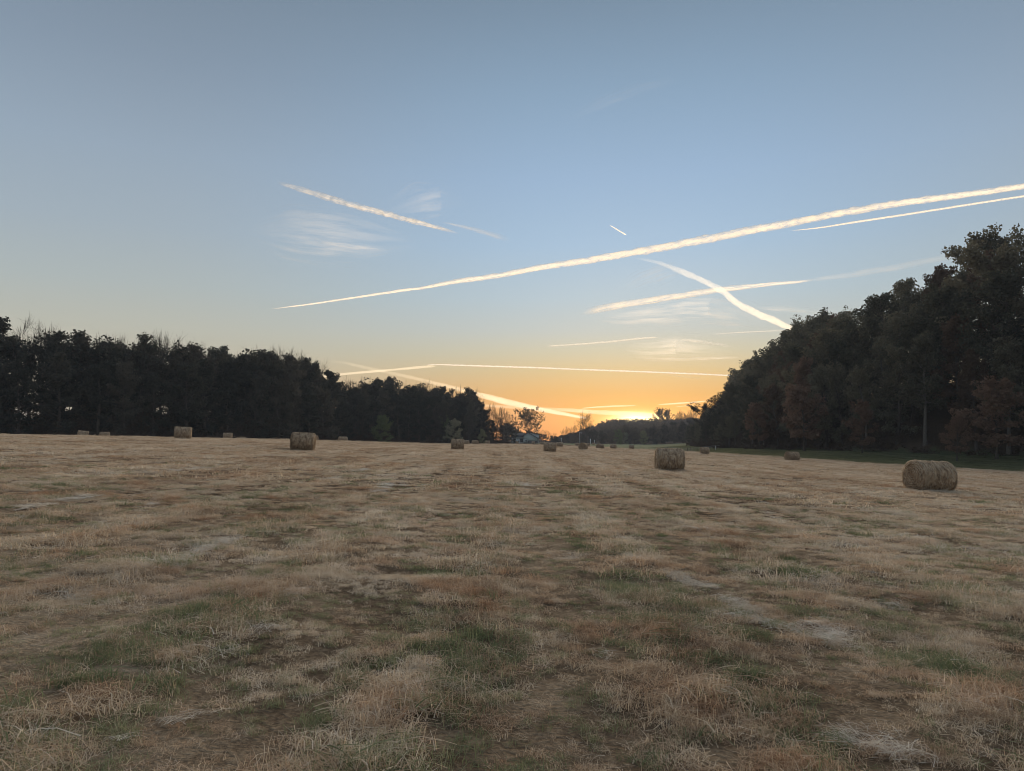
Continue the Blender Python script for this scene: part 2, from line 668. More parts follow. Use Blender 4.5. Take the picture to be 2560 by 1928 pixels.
def make_tree(seed, H=20., spread=4.2, base=.22, nlimb=22, nleaf=4500, leaf=.5, bare=False, blob=1.0, stems=1, leafmat='leaf_dark', lean=.0, up=.0, barkmat='bark'):
    rng = np.random.default_rng(seed)
    tb, cb = MB(), MB()
    tips, rads = [], []
    for s in range(stems):
        ox = (s - (stems - 1) / 2) * .22 * spread
        P = [np.array([ox * .3, 0, -.5])]
        nseg = 9
        drift = rng.normal(size=2) * .02
        topH = H * ((.70 if bare else .86) if s == 0 else (.64 if bare else .78))
        for k in range(nseg):
            t = (k + 1) / nseg
            drift = drift + rng.normal(size=2) * .022
            P.append(np.array([ox * (.3 + .7 * t) + (drift[0] + lean * t) * topH * t, drift[1] * topH * t, topH * t]))
        P = np.array(P)
        tt = np.linspace(0, 1, nseg + 1)
        R = H * .0165 * (1 - tt) ** .85 + .018
        R[0] *= 1.35
        tb.tube(P, R, 7)
        for k in range(nlimb):
            t = base + (0.97 - base) * (k + rng.uniform(0, 1)) / nlimb
            q = (t - base) / (1 - base)
            prof = (math.sin(math.pi * min(1, q * .76 + .15)) * .85 + .18) * rng.uniform(.65, 1.2)
            L = spread * prof
            el = (-.05 + 1.05 * q + rng.normal() * .18) if not bare else (.30 + .55 * q + rng.normal() * .28)
            el = min(el + up, 1.35)
            az = k * 2.399 + rng.normal() * .4
            p0 = np.array([np.interp(t, tt, P[:, i]) for i in range(3)])
            r0 = max(.03, np.interp(t, tt, R) * .5)
            if bare:
                L = spread * (.55 + .55 * q) * rng.uniform(.75, 1.2)
            lp = limb(rng, p0, az, el, L, 5, .12 if bare else .35)
            tb.tube(lp, np.linspace(r0 * (.8 if bare else 1), .014 if bare else .03, len(lp)), 4)
            nsub = 6 if not bare else 9
            for j in range(nsub):
                u = .25 + .75 * (j + rng.uniform(0, .9)) / nsub
                i0 = min(int(u * 5), 4)
                f = u * 5 - i0
                sp = lp[i0] * (1 - f) + lp[min(i0 + 1, 5)] * f
                saz = az + rng.choice([-1, 1]) * rng.uniform(.4, 1.2)
                sel = (el * .6 + .25 if bare else el + .05) + rng.normal() * (.5 if bare else .35)
                sl_ = L * (rng.uniform(.35, .6) if bare else rng.uniform(.22, .45)) * (1.15 - .5 * u)
                lp2 = limb(rng, sp, saz, min(sel, 1.4), sl_, 3, .3)
                (cb if bare else tb).tube(lp2, np.linspace(.035 if not bare else .022, .010, len(lp2)), 3)
                tips += [lp2[-1], lp2[1]]
                rads += [rng.uniform(.55, 1.15) * blob, rng.uniform(.4, .85) * blob]
                if bare:
                    for g in range(13):
                        u2 = rng.uniform(.15, 1)
                        a0 = lp2[0] * (1 - u2) + lp2[-1] * u2
                        tw = limb(rng, a0, saz + rng.normal() * 1.1, min(1.45, sel + .05 + rng.normal() * .5), sl_ * rng.uniform(.35, .8), 2, .2)
                        cb.tube(tw, np.array([.012, .010, .008]), 3)
    trunk = tb.mesh('trunk', M[barkmat], True)
    if bare and nleaf == 0:
        crown = cb.mesh('crown', M['twig'])
        return trunk, crown
    tips = np.array(tips)
    rads = np.array(rads)
    wgt = rads ** 2
    counts = rng.poisson(nleaf * wgt / wgt.sum())
    V, Fq, rv = leaf_cloud(rng, tips, rads, counts, leaf)
    if bare:
        V0 = np.concatenate(cb.V)
        F0 = np.concatenate(cb.F4)
        crown = mk_mesh('crown', np.concatenate([V0, V]), [F0, Fq + len(V0)], [M['twig'], M[leafmat]], False,
                        {'rv': np.concatenate([np.zeros(len(V0)), rv])}, mat_idx=np.concatenate([np.zeros(len(F0)), np.ones(len(Fq))]))
    else:
        crown = mk_mesh('crown', V, [Fq], [M[leafmat]], False, {'rv': rv})
    return trunk, crown


def plant(name, kind, label, cat, x, y, H, rotz=None, group=None, wide=1.0, z=None):
    (tm, cm), h0 = kind
    s = H / h0
    o = thing(name, label, cat, (x, y, gz(x, y) - .05 if z is None else z), random.uniform(0, 6.28) if rotz is None else rotz, group)
    o.scale = (s * wide, s * wide, s)
    link('trunk', tm, o)
    link('crown', cm, o)
    return o


def top_of(t):
    a = np.empty(len(t[1].vertices) * 3, np.float32)
    t[1].vertices.foreach_get('co', a)
    return float(np.percentile(a[2::3], 99.7))


def kinds(seeds, **kw):
    return [(t, top_of(t)) for t in (make_tree(s, **kw) for s in seeds)]


K_wood = kinds([1, 2, 3, 4], H=20., spread=4.4, base=.08, nlimb=26, nleaf=6000, leaf=.48, blob=1.05) + kinds([5, 6], H=20., spread=3.6, base=.16, nlimb=20, nleaf=4200, leaf=.48)
K_sparse = kinds([8, 9], H=20., spread=4.0, base=.14, nlimb=20, nleaf=2600, leaf=.46, bare=True, blob=.85)
K_bare = kinds([11, 12, 13], H=20., spread=6.6, base=.34, nlimb=20, nleaf=0, bare=True)
K_hill = kinds([21, 22, 23, 24, 25], H=24., spread=6.2, base=.12, nlimb=30, nleaf=9500, leaf=.42, blob=1.12, leafmat='leaf_hill')
K_trunk = kinds([26, 27], H=24., spread=5.2, base=.36, nlimb=24, nleaf=7000, leaf=.46, blob=1.15, leafmat='leaf_hill', barkmat='bark_mid')
K_rust = kinds([31, 32], H=24., spread=5.0, base=.14, nlimb=28, nleaf=8000, leaf=.46, blob=1.1, leafmat='leaf_rust')
K_red = kinds([33, 34], H=12., spread=4.6, base=.26, nlimb=22, nleaf=6500, leaf=.36, blob=.85, leafmat='leaf_red', barkmat='bark')
K_far = kinds([41, 42, 43], H=14., spread=4.2, base=.12, nlimb=18, nleaf=1500, leaf=.8, blob=1.1, leafmat='leaf_far')
K_pale = kinds([51], H=10., spread=4.2, base=.08, nlimb=20, nleaf=3200, leaf=.42, blob=.9, leafmat='leaf_pale')
K_olive = kinds([52], H=10., spread=3.6, base=.06, nlimb=20, nleaf=3200, leaf=.42, blob=.9, leafmat='leaf_olive')

# skyline of the level wood: (photo column, photo row of the treetops)
SKY_L = np.array([(-300, 800), (0, 812), (40, 815), (70, 822), (130, 838), (180, 850), (245, 842), (290, 852), (320, 858), (365, 872), (400, 868),
                  (440, 866), (480, 868), (500, 869), (590, 863), (650, 880), (700, 886), (755, 898), (800, 922), (830, 945), (853, 985), (880, 964),
                  (960, 952), (1000, 968), (1060, 968), (1130, 976), (1180, 986), (1200, 1006), (1235, 1040), (1262, 1075), (1275, 1090)], float)
SKY_R = np.array([(1640, 1035), (1700, 1036), (1740, 1030), (1760, 1012), (1790, 985), (1805, 985), (1820, 965), (1840, 925), (1870, 905), (1900, 872),
                  (1930, 862), (1960, 850), (1985, 835), (2020, 805), (2060, 785), (2100, 775), (2150, 764), (2200, 748), (2230, 735), (2260, 720),
                  (2300, 700), (2340, 682), (2380, 660), (2420, 612), (2450, 600), (2500, 578), (2560, 560), (2800, 480)], float)


def px_of(x, y):
    return CX + F * (x / y) * math.cos(PITCH) * 1.0


def sky_h(SK, x, y, z):
    """tree height that reaches the skyline from the ground at x, y"""
    p = px_of(x, y)
    row = np.interp(p, SK[:, 0], SK[:, 1])
    return elv(p, row) * y + CAMZ - z


seg = np.sqrt((np.diff(TL, axis=0) ** 2).sum(1))
cum = np.concatenate([[0], np.cumsum(seg)])
LW = 'trees of the level wood'
LWB = 'leafless trees of the level wood'


def along(sv):
    return np.interp(sv, cum, TL[:, 0]), np.interp(sv, cum, TL[:, 1])


rowsL = [(2.0, .70, .92), (9, .88, 1.08), (16.0, .94, 1.10), (25, .9, 1.08)]
for r, (dep, f0, f1) in enumerate(rowsL):
    sv = random.uniform(0, 3)
    while sv < cum[-1] + (4 if r else 0):
        x, y = along(sv)
        x2, y2 = along(min(sv + 2, cum[-1]))
        x1, y1 = along(max(sv - 2, 0))
        tx, ty = x2 - x1, y2 - y1
        ln = math.hypot(tx, ty)
        nxv, nyv = -ty / ln, tx / ln
        x += nxv * dep + random.uniform(-1.5, 1.5)
        y += nyv * dep + random.uniform(-1.5, 1.5)
        z = gz(x, y)
        H = sky_h(SKY_L, x, y, z) * random.uniform(f0, f1)
        H = min(max(H, 4.0), 27)
        if H > 4.2:
            k = random.random()
            if k < .36 and r > 0:
                plant('tree', random.choice(K_sparse), 'thin-leaved tree showing sky through its crown in the level wood', 'tree', x, y, H, group='thin-leaved trees of the level wood')
            else:
                plant('tree', random.choice(K_wood), 'dark leafy tree standing along the front of the level wood' if r == 0 else 'dark leafy tree rising behind the front trees of the level wood', 'tree', x, y, H, group=LW if r else 'front trees of the level wood', wide=random.uniform(.95, 1.25))
        sv += random.uniform(5.8, 8.2)
# leafless trees that stand out over the level wood: column, row of the top, how deep in
for p, row, d in [(10, 800, 168), (78, 804, 172), (108, 814, 178), (260, 838, 180), (335, 850, 184),
                  (400, 838, 186), (426, 834, 188), (682, 873, 222), (700, 878, 226), (715, 880, 230), (757, 893, 238),
                  (742, 890, 236), (870, 948, 262), (895, 950, 268), (1015, 960, 286), (1070, 958, 292), (1060, 962, 298), (1140, 970, 320),
                  (1185, 978, 330), (1205, 1000, 338), (1222, 1012, 342), (1240, 1016, 346), (1256, 1028, 352)]:
    x = xat(p, d)
    z = gz(x, d)
    H = elv(p, row - 2) * d + CAMZ - z
    plant('bare_tree', random.choice(K_bare), 'leafless grey tree rising above the leafy crowns of the level wood', 'tree', x, d, H, group=LWB, wide=random.uniform(.85, 1.15))
plant('shrub_tree', K_olive[0], 'olive green bushy tree in front of the middle of the level wood', 'tree', xat(955, 242), 242, 9.6, group=None, wide=1.1)
plant('shrub_tree', K_pale[0], 'pale grey-green rounded tree behind an upright bale at the wood edge', 'tree', xat(1136, 288), 288, 9.8, wide=1.05)
plant('shrub_tree', K_olive[0], 'small dull green tree at the house end of the level wood', 'tree', xat(1205, 312), 312, 6.4, wide=.9)
plant('shrub_tree', K_olive[0], 'slender olive tree half hidden among dark crowns above pale rounded tree', 'tree', xat(1112, 298), 298, 13.0, wide=.55)

# the steep wooded hillside
HW = 'trees of the steep wooded hillside'
rowsR = [(1.5, .46, .74, 6.6), (9, .62, .88, 7.8), (17, .76, .97, 8.4), (26, .86, 1.03, 8.6), (36, .92, 1.05, 9)]
for r, (dep, f0, f1, spc) in enumerate(rowsR):
    y = 92 + random.uniform(0, 3)
    while y < 430:
        x = xt(y) + dep + random.uniform(-1.5, 1.5)
        yy = y + random.uniform(-1.5, 1.5)
        p = px_of(x, yy)
        z = gz(x, yy)
        H = sky_h(SKY_R, x, yy, z) * random.uniform(f0, f1)
        H = min(max(H * (.95 if p < 1980 else 1), 5), 37)
        if p < 2900:
            k = random.random()
            if k < .13:
                plant('tree', random.choice(K_rust), 'rust tinged leafy tree on the steep wooded hillside', 'tree', x, yy, H, group='rust tinged trees of the hillside', wide=random.uniform(.85, 1.05))
            else:
                plant('tree', random.choice(K_trunk if (r == 0 and random.random() < .4) else K_hill), 'dark olive tree at the foot of the steep wooded hillside' if r == 0 else 'dark olive tree growing up the slope of the steep wooded hillside', 'tree', x, yy, H, group=HW if r else 'trees at the foot of the hillside', wide=random.uniform(.85, 1.1))
        y += spc * random.uniform(.8, 1.25) * (1 if y < 260 else 1.5)
# reddish small trees standing out before the hillside
for p, d, H, kd, wd, lab in [(2490, 122, 13.5, 0, 1.15, 'red-leaved tree with layered branches at the foot of the steep hillside'),
                             (2010, 166, 15.0, 1, 1.1, 'brownish red tree in front of dark olive crowns, behind the low bale'),
                             (2155, 146, 10.5, 0, .9, 'small rusty tree with a pale leaning trunk at the hillside foot'),
                             (1900, 190, 12.0, 1, .9, 'dull red-brown tree where the hillside wood narrows towards the fence'),
                             (2390, 122, 8.0, 1, .8, 'little red-brown tree above the large spiral-ended bale')]:
    x = xat(p, d)
    plant('red_tree', K_red[kd], lab, 'tree', x, d, H, wide=wd)
for p, d, H, lab in [(1795, 262, 18, 'thin see-through tree standing off from the end of the hillside wood'),
                     (1768, 300, 14, 'small airy tree at the low tip of the hillside wood')]:
    x = xat(p, d)
    z = gz(x, d)
    row = np.interp(p, SKY_R[:, 0], SKY_R[:, 1])
    plant('tree', K_sparse[0], lab, 'tree', x, d, elv(p, row) * d + CAMZ - z, wide=1.3)


# undergrowth along both woods
def scrub(name, pts, hs, rng, leaf, mat, per=900, tall=3.5):
    C, R, N = [], [], []
    for (x, y), h in zip(pts, hs):
        z = gz(x, y)
        for k in range(5):
            C.append((x + rng.normal() * 1.2, y + rng.normal() * 1.0, z + h * rng.uniform(.05, .75)))
            R.append(h * rng.uniform(.35, .6))
            N.append(per // 5 * (2 if h > tall else 1))
    V, Fq, rv = leaf_cloud(rng, np.array(C), np.array(R), np.array(N), leaf, .8)
    return tag(link(name, mk_mesh(name, V, [Fq], [mat], False, {'rv': rv})), kind='stuff')


rg = np.random.default_rng(3)
pts, hs = [], []
for sv in np.arange(0, cum[-1], 1.5):
    x, y = along(sv)
    for k in range(2):
        pts.append((x + rg.normal() * 1.0 + (k * 5 - 1) * -.6, y + rg.normal() * 1.2 + k * 4 - 2.0))
        hs.append(rg.uniform(.8, 1.7) if k == 0 else rg.uniform(1.6, 3.4))
    for k in range(5):
        dd = 5 + 6 * k + rg.normal() * 2
        pts.append((x - dd * .78, y + dd * .62))
        hs.append(rg.uniform(4.0, 8.5))
tag(scrub('undergrowth', pts, hs, rg, .30, M['brush'], 240), 'brown scrub and tall weeds at the foot of the level wood')
pts, hs = [], []
for y in np.arange(92, 330, 1.6):
    for k in range(3):
        pts.append((xt(y) + rg.normal() * .8 + k * 3.0, y + rg.normal() * 1.2))
        hs.append(rg.uniform(.7, 1.5) if k == 0 else rg.uniform(1.5, 3.2))
tag(scrub('undergrowth', pts, hs, rg, .26, M['brush'], 240), 'brown brush along the foot of the steep wooded hillside')

# ------------------------------------------------------------------ far end of the valley
MT = np.array([(1380, 1092), (1400, 1088), (1440, 1084), (1480, 1072), (1520, 1074), (1560, 1062), (1600, 1068), (1650, 1058), (1700, 1054), (1750, 1044), (1800, 1025), (1900, 990)], float)
for r, (d0, f0, f1) in enumerate([(505, .75, 1.0), (535, .85, 1.05)]):
    p = 1376 + random.uniform(0, 15)
    while p < 1830:
        d = d0 + random.uniform(-7, 7)
        x = xat(p, d)
        z = gz(x, d)
        row = np.interp(p, MT[:, 0], MT[:, 1])
        H = max(4, (elv(p, row) * d + CAMZ - z) * random.uniform(f0, f1))
        plant('tree', random.choice(K_far), 'hazy brown tree in the belt below the far ridge', 'tree', x, d, H, group='trees of the belt below the far ridge', wide=random.uniform(.9, 1.25))
        p += random.uniform(18, 30)
for p, d, H in [(1548, 470, 10), (1565, 498, 8.5), (1610, 492, 9.5)]:
    plant('bush', K_pale[0] if p == 1565 else K_olive[0], {1548: 'dark green bushy tree before the belt below the ridge', 1565: 'pale tan bushy tree before the belt below the ridge',
          1610: 'dull olive bushy tree on the far edge of the pasture'}[p], 'tree', xat(p, d), d, H, wide=.9)
# woods around the house
for p, d, row in [(1262, 430, 1062), (1272, 440, 1062), (1284, 445, 1068), (1268, 470, 1058), (1281, 490, 1060), (1294, 500, 1074), (1300, 520, 1078),
                  (1312, 520, 1082), (1326, 522, 1083), (1340, 520, 1082), (1352, 525, 1084), (1364, 530, 1086), (1378, 535, 1089), (1392, 540, 1091), (1405, 540, 1089), (1420, 545, 1086)]:
    x = xat(p, d)
    z = gz(x, d)
    plant('tree', random.choice(K_far + K_wood[:2]), 'small dark tree in the clump around and behind the house', 'tree', x, d, elv(p, row) * d + CAMZ - z, group='trees around the house', wide=1.25)
for p, d, row in [(1256, 418, 1020), (1270, 450, 1036), (1345, 540, 1072), (1358, 545, 1074), (1372, 550, 1078), (1385, 552, 1082), (1412, 560, 1072), (1422, 560, 1066), (1432, 562, 1062), (1442, 566, 1062)]:
    x = xat(p, d)
    z = gz(x, d)
    plant('bare_tree', random.choice(K_bare), 'small twiggy leafless tree on the valley skyline near the house', 'tree', x, d, elv(p, row) * d + CAMZ - z, group='twiggy trees on the valley skyline')
BIG = (make_tree(61, H=20., spread=11.5, base=.2, nlimb=26, nleaf=3600, leaf=.75, blob=1.25, stems=2, leafmat='leaf_dark', up=.1), 20.)
x, d = xat(1320, 492), 492
plant('broad_tree', BIG, 'broad dark tree with gaps in its crown behind the house roof', 'tree', x, d, elv(1320, 1032) * d + CAMZ - gz(x, d), rotz=.1)
TWIN = kinds([62], H=20., spread=5.6, base=.34, nlimb=20, nleaf=0, bare=True, stems=2)[0]
x, d = xat(1464, 575), 575
plant('bare_tree', TWIN, 'tall leafless twin-stemmed tree against the orange sky beside the ridge', 'tree', x, d, elv(1464, 1030) * d + CAMZ - gz(x, d), rotz=0)
for p, d, row, lab in [(1650, 820, 1028, 'open-crowned tree on the ridge beside the sun glow'), (1668, 822, 1030, 'second open-crowned tree on the ridge, away from the sun glow')]:
    x = xat(p, d)
    plant('ridge_tree', BIG, lab, 'tree', x, d, elv(p, row) * d + CAMZ - gz(x, d), wide=.75)
for p, d, row in [(1700, 800, 1026), (1716, 790, 1030), (1735, 700, 1022)]:
    x = xat(p, d)
    plant('bare_tree', TWIN, 'leafless tree on the ridge between the sun glow and the hillside wood', 'tree', x, d, elv(p, row) * d + CAMZ - gz(x, d), group='leafless trees on the ridge')

# forest on the ridge: reads as one mass
rg = np.random.default_rng(12)
RT = np.array([(1385, 1097), (1400, 1092), (1440, 1082), (1470, 1070), (1500, 1057), (1522, 1049), (1560, 1045), (1600, 1047), (1680, 1047), (1740, 1043), (1790, 1035), (1900, 1010)], float)
C, R, N = [], [], []
for k in range(900):
    d = rg.uniform(590, 880)
    p = rg.uniform(1385, 1900)
    x = xat(p, d)
    z = gz(x, d)
    row = np.interp(p, RT[:, 0], RT[:, 1]) + rg.uniform(-1, 3)
    H = min(rg.uniform(9, 15), elv(p, row) * d + CAMZ - z)
    if H < 2:
        continue
    for q in range(4):
        C.append((x + rg.normal() * 1.6, d + rg.normal() * 1.6, z + H * (.25 + .62 * q / 3)))
        R.append(H * rg.uniform(.16, .24))
        N.append(38)
V, Fq, rv = leaf_cloud(rg, np.array(C), np.array(R), np.array(N), 1.15, .9)
tag(link('distant_wood', mk_mesh('distant_wood', V, [Fq], [M['leaf_far']], False, {'rv': rv})), 'distant wood covering the ridge below the sun glow', kind='stuff')

# ------------------------------------------------------------------ hay bales


def hay_mat(name='bale_hay', xs=5.0, rs=4.0):
    m, t, out = new_mat(name)
    tcn = t.node('ShaderNodeTexCoord')
    oi = t.node('ShaderNodeObjectInfo')
    sepn = t.node('ShaderNodeSeparateXYZ')
    t.link(tcn.outputs['Object'], sepn.inputs[0])
    ang = t.math('ARCTAN2', sepn.outputs['Y'], sepn.outputs['Z'])
    rad = t.math('SQRT', t.math('ADD', t.math('POWER', sepn.outputs['Y'], 2.0), t.math('POWER', sepn.outputs['Z'], 2.0)))
    cv = t.node('ShaderNodeCombineXYZ')
    t.link(t.math('MULTIPLY', sepn.outputs['X'], xs), cv.inputs[0])
    t.link(t.math('MULTIPLY', ang, 1.6), cv.inputs[1])
    t.link(t.math('MULTIPLY', rad, rs), cv.inputs[2])
    n1 = t.noise(cv.outputs[0], 2.2, 5, .65)
    n2 = t.noise(tcn.outputs['Object'], 5.0, 4, .6)
    f = t.math('ADD', t.math('MULTIPLY', n1, .6), t.math('MULTIPLY', n2, .4))
    col = t.ramp(f, [(.32, (.10, .066, .042)), (.45, (.27, .185, .12)), (.55, (.45, .325, .215)), (.70, (.66, .52, .37))])
    p = t.node('ShaderNodeBsdfDiffuse')
    b = t.node('ShaderNodeBump')
    b.inputs['Strength'].default_value = 1.0
    b.inputs['Distance'].default_value = .06
    t.link(f, b.inputs['Height'])
    t.link(b.outputs[0], p.inputs['Normal'])
    t.link(col, p.inputs[0])
    t.link(p.outputs[0], out.inputs[0])
    return m


M['bale'] = hay_mat()
M['bale_end'] = hay_mat('bale_end', 1.0, 9.0)
M['bale_straw'] = grass_mat('bale_straw', [(0.15, (.16, .11, .075)), (0.45, (.42, .32, .225)), (0.8, (.76, .64, .50))])


def make_bale(seed, L=1.25, fuzz=4200):
    """round bale lying along x, diameter 1, base at z 0"""
    rng = np.random.default_rng(seed)
    nu, nv = 96, 40
    th = np.arange(nu) * 2 * math.pi / nu
    v = np.linspace(-1, 1, nv)
    e = .10
    s = np.abs(v)
    prof = .5 - .030 * np.clip((s - .80) / .20, 0, 1) ** 2.2 + .012 * np.exp(-((s - .82) / .1) ** 2) - .006
    A, Bv = np.meshgrid(th, v)
    Rr = np.repeat(prof[:, None], nu, 1)
    xx = np.repeat((v * L / 2)[:, None], nu, 1)
    n = fbm(np.cos(A) * 2.0 + 5 + xx * 3.2, np.sin(A) * 2.0 + 9 + xx * 2.1, seed, 4) - .5
    Rr = Rr + n * .024 + (fbm(xx * 16, np.cos(A) * 1.2 + np.sin(A) * .7 + 3, seed + 3, 2) - .5) * .014
    yy, zz = Rr * np.sin(A), Rr * np.cos(A)
    zz = np.where(zz < -.42, -.42 + (zz + .42) * .30, zz)
    yy = yy * (1 + .06 * np.clip(-zz * 2, 0, 1) ** 2)
    V = np.stack([xx, yy, zz], -1).reshape(-1, 3)
    i, j = np.meshgrid(np.arange(nv - 1), np.arange(nu), indexing='ij')
    a, b = i * nu + j, i * nu + (j + 1) % nu
    body = mk_mesh('roll', V, [np.stack([a, a + nu, b + nu, b], -1).reshape(-1, 4)], [M['bale']], True)
    ends = []
    for side in (-1, 1):
        rim = V.reshape(nv, nu, 3)[0 if side < 0 else -1]
        nr = 34
        rr = np.linspace(1, .0, nr)
        EV = []
        for q in rr:
            ph = (q * .5 * 12 + th / (2 * math.pi)) % 1.0
            bulge = side * (.028 * (1 - q ** 2) + .034 * (np.abs(ph - .5) * 2) * min(1, (1 - q) * 6) + .012 * (fbm(np.cos(th) * q * 4 + 3, np.sin(th) * q * 4 + 7, seed + side, 3) - .5))
            if q < .06:
                bulge = bulge - side * .02
            EV.append(np.stack([rim[:, 0] + bulge, rim[:, 1] * q, rim[:, 2] * q], -1))
        EV = np.concatenate(EV)
        i, j = np.meshgrid(np.arange(nr - 1), np.arange(nu), indexing='ij')
        a, b = i * nu + j, i * nu + (j + 1) % nu
        Fq = np.stack([a, b, b + nu, a + nu], -1).reshape(-1, 4)
        if side > 0:
            Fq = Fq[:, ::-1]
        ends.append(mk_mesh('end_face', EV, [Fq[:, ::-1]], [M['bale_end']], False))
    # loose straw
    n = fuzz
    on_end = rng.uniform(0, 1, n) < .28
    vi = rng.integers(0, nv, n)
    edge = rng.uniform(0, 1, n) < .35
    vi = np.where(edge, rng.choice([1, 2, nv - 3, nv - 2], n), vi)
    ui = rng.integers(0, nu, n)
    G = V.reshape(nv, nu, 3)
    P = G[vi, ui]
    rad = np.stack([np.zeros(n), P[:, 1], P[:, 2]], -1)
    rad /= np.linalg.norm(rad, axis=1)[:, None]
    tan = np.cross(rad, [1, 0, 0]) * rng.choice([-1, 1], n)[:, None]
    axd = np.array([1., 0, 0])[None] * rng.normal(size=n)[:, None]
    D = tan + axd * .35 + rad * rng.uniform(.02, .45, n)[:, None] + np.array([0, 0, -.25])
    # straws on the ends
    q = np.sqrt(rng.uniform(.02, 1, n))
    side = rng.choice([-1, 1], n)
    rimv = G[np.where(side < 0, 0, nv - 1), ui]
    PE = np.stack([rimv[:, 0] + side * .03, rimv[:, 1] * q, rimv[:, 2] * q], -1)
    DE = tan + rad * rng.normal(size=n)[:, None] * .3 + np.stack([side * rng.uniform(.02, .35, n), np.zeros(n), np.full(n, -.2)], -1)
    P = np.where(on_end[:, None], PE, P)
    D = np.where(on_end[:, None], DE, D)
    D /= np.linalg.norm(D, axis=1)[:, None]
    Ln = rng.uniform(.04, .17, n) * np.where(edge, 1.25, 1)
    Wd = rng.uniform(.0025, .006, n)
    sd = np.cross(D, rng.normal(size=(n, 3)))
    sd /= np.linalg.norm(sd, axis=1)[:, None]
    mid = P + D * (Ln * .55)[:, None]
    end = P + D * Ln[:, None] + np.array([0, 0, -1.]) * (Ln ** 2 * 1.6)[:, None]
    SV = np.stack([P - sd * Wd[:, None], P + sd * Wd[:, None], mid + sd * Wd[:, None], mid - sd * Wd[:, None], end], 1).reshape(-1, 3)
    o = np.arange(n)[:, None] * 5
    straw = mk_mesh('loose_straw', SV, [o + np.array([0, 1, 2, 3]), o + np.array([3, 2, 4])], [M['bale_straw']], False, {'rv': np.repeat(rng.uniform(0, 1, n), 5)})
    return body, ends[0], ends[1], straw


BALES = [make_bale(s, L) for s, L in ((101, 1.22), (102, 1.10), (103, .98), (104, 1.2))]


def hay_bale(kind, label, x, y, D, yaw, roll=0.0):
    me = BALES[kind]
    z0 = gz(x, y)
    # lie on the slope
    sx = (gz(x + .8, y) - gz(x - .8, y)) / 1.6
    o = thing('hay_bale', label, 'hay bale', (x, y, z0 + .455 * D - .03), yaw, 'round hay bales on the field')
    o.rotation_euler = (0, -math.atan(sx) * math.cos(yaw) + roll, yaw)
    o.scale = (D, D, D)
    link('roll', me[0], o)
    link('end_face', me[1], o)
    link('end_face', me[2], o)
    link('loose_straw', me[3], o)
    return o


def bale_px(px, top, bot, Y, kind, yaw, label, roll=0.0, D=None):
    x = xat(px, Y)
    if D is None:
        D = (bot - top) / F * Y * 1.06
    return hay_bale(kind, label, x, Y, D, math.radians(yaw) - math.atan((px - CX) / F), roll)


BL = [
    (2320, 1150, 1224, 36.6, 0, 43, 'large round bale with its spiral end showing, closest to the steep wooded hillside'),
    (1673, 1119, 1174, 49.5, 1, 10, 'large straw-fringed bale lying broadside, in front of the pasture fence'),
    (758, 1075, 1120, 61.0, 1, -9, 'large bale broadside before the level wood with a small bale hidden behind it'),
    (457, 1066, 1097, 88.0, 1, -3, 'barrel-shaped bale standing alone on the crest below the level wood'),
    (1144, 1095, 1122.6, 99.0, 2, 2, 'squat bale in front of the pale rounded tree, with smaller bales behind'),
    (1375, 1105.5, 1129.6, 113, 1, -6, 'broadside bale in the middle of the field just below the house roof'),
    (1979, 1129, 1151.5, 121, 0, 36, 'bale resting where tan stubble meets the green strip below the hillside'),
    (1457.5, 1104, 1122, 153, 3, 78, 'bale seen end-on at the foot of the lamp post'),
    (1761, 1117, 1135, 150, 2, 14, 'pale-topped bale beside the white post of the pasture fence'),
    (207, 1075, 1091, 136, 1, 4, 'tilted bale sunk behind the crest, on its outer side', .10, 1.5),
    (261, 1079.5, 1092, 136, 3, 12, 'bale sunk behind the crest, between the tilted bale and the barrel-shaped bale', 0, 1.25),
    (569, 1082, 1099, 160, 1, -4, 'bale behind the crest overlapping a low rounded bale'),
    (606, 1087, 1099, 178, 3, 24, 'low rounded bale overlapped by a broadside bale behind the crest'),
    (785, 1091, 1106, 170, 1, -25, 'small bale peeping out from behind the large bale before the level wood'),
    (857, 1093, 1108, 183, 3, 20, 'small rounded bale at the wood edge, alone between wide gaps'),
    (1166, 1100.7, 1113, 222, 2, 4, 'small bale tucked behind the squat bale by the pale rounded tree'),
    (1188, 1100.7, 1113, 222, 1, -15, 'small bale in the middle of three before the wood end'),
    (1219, 1102, 1111, 290, 1, 6, 'small bale last of the row at the end of the level wood'),
    (1292.5, 1104, 1109, 430, 1, 5, 'tiny dark bale in front of the white house doors', 0, 1.35),
    (1333, 1104, 1110, 420, 1, 0, 'tiny bale in front of the house gable wall', 0, 1.5),
    (1356, 1102, 1111, 300, 1, 4, 'small bale half behind the broadside middle bale, by the porch'),
    (1399, 1106, 1118.6, 214, 1, 3, 'small bale just behind the broadside middle bale, on its ridge side'),
    (1442.5, 1106.5, 1114, 300, 2, 20, 'small bale behind the end-on bale, on its house side', 0, 1.5),
    (1469, 1106.5, 1114, 300, 2, -20, 'small bale behind the end-on bale, on its pasture side', 0, 1.5),
    (1483.5, 1106, 1112, 400, 1, 0, 'tiny bale beside the short marker post', 0, 1.5),
    (1500, 1109, 1122, 196, 3, 50, 'rounded bale turned askew in front of the pasture edge'),
    (1533, 1110, 1122, 215, 1, 5, 'first of two upright bales at the pasture edge, by the askew bale', 0, 1.5),
    (1578.5, 1112, 1123, 238, 2, -4, 'second upright bale at the pasture edge, by the straw-fringed bale', 0, 1.5),
]
for b in BL:
    bale_px(*b)

# ------------------------------------------------------------------ house and its yard
def flat_mat(name, c, rough=.8, var=.12):
    return rough_mat(name, tuple(v * (1 - var) for v in c), tuple(min(1, v * (1 + var)) for v in c), 1.5, 0, rough)


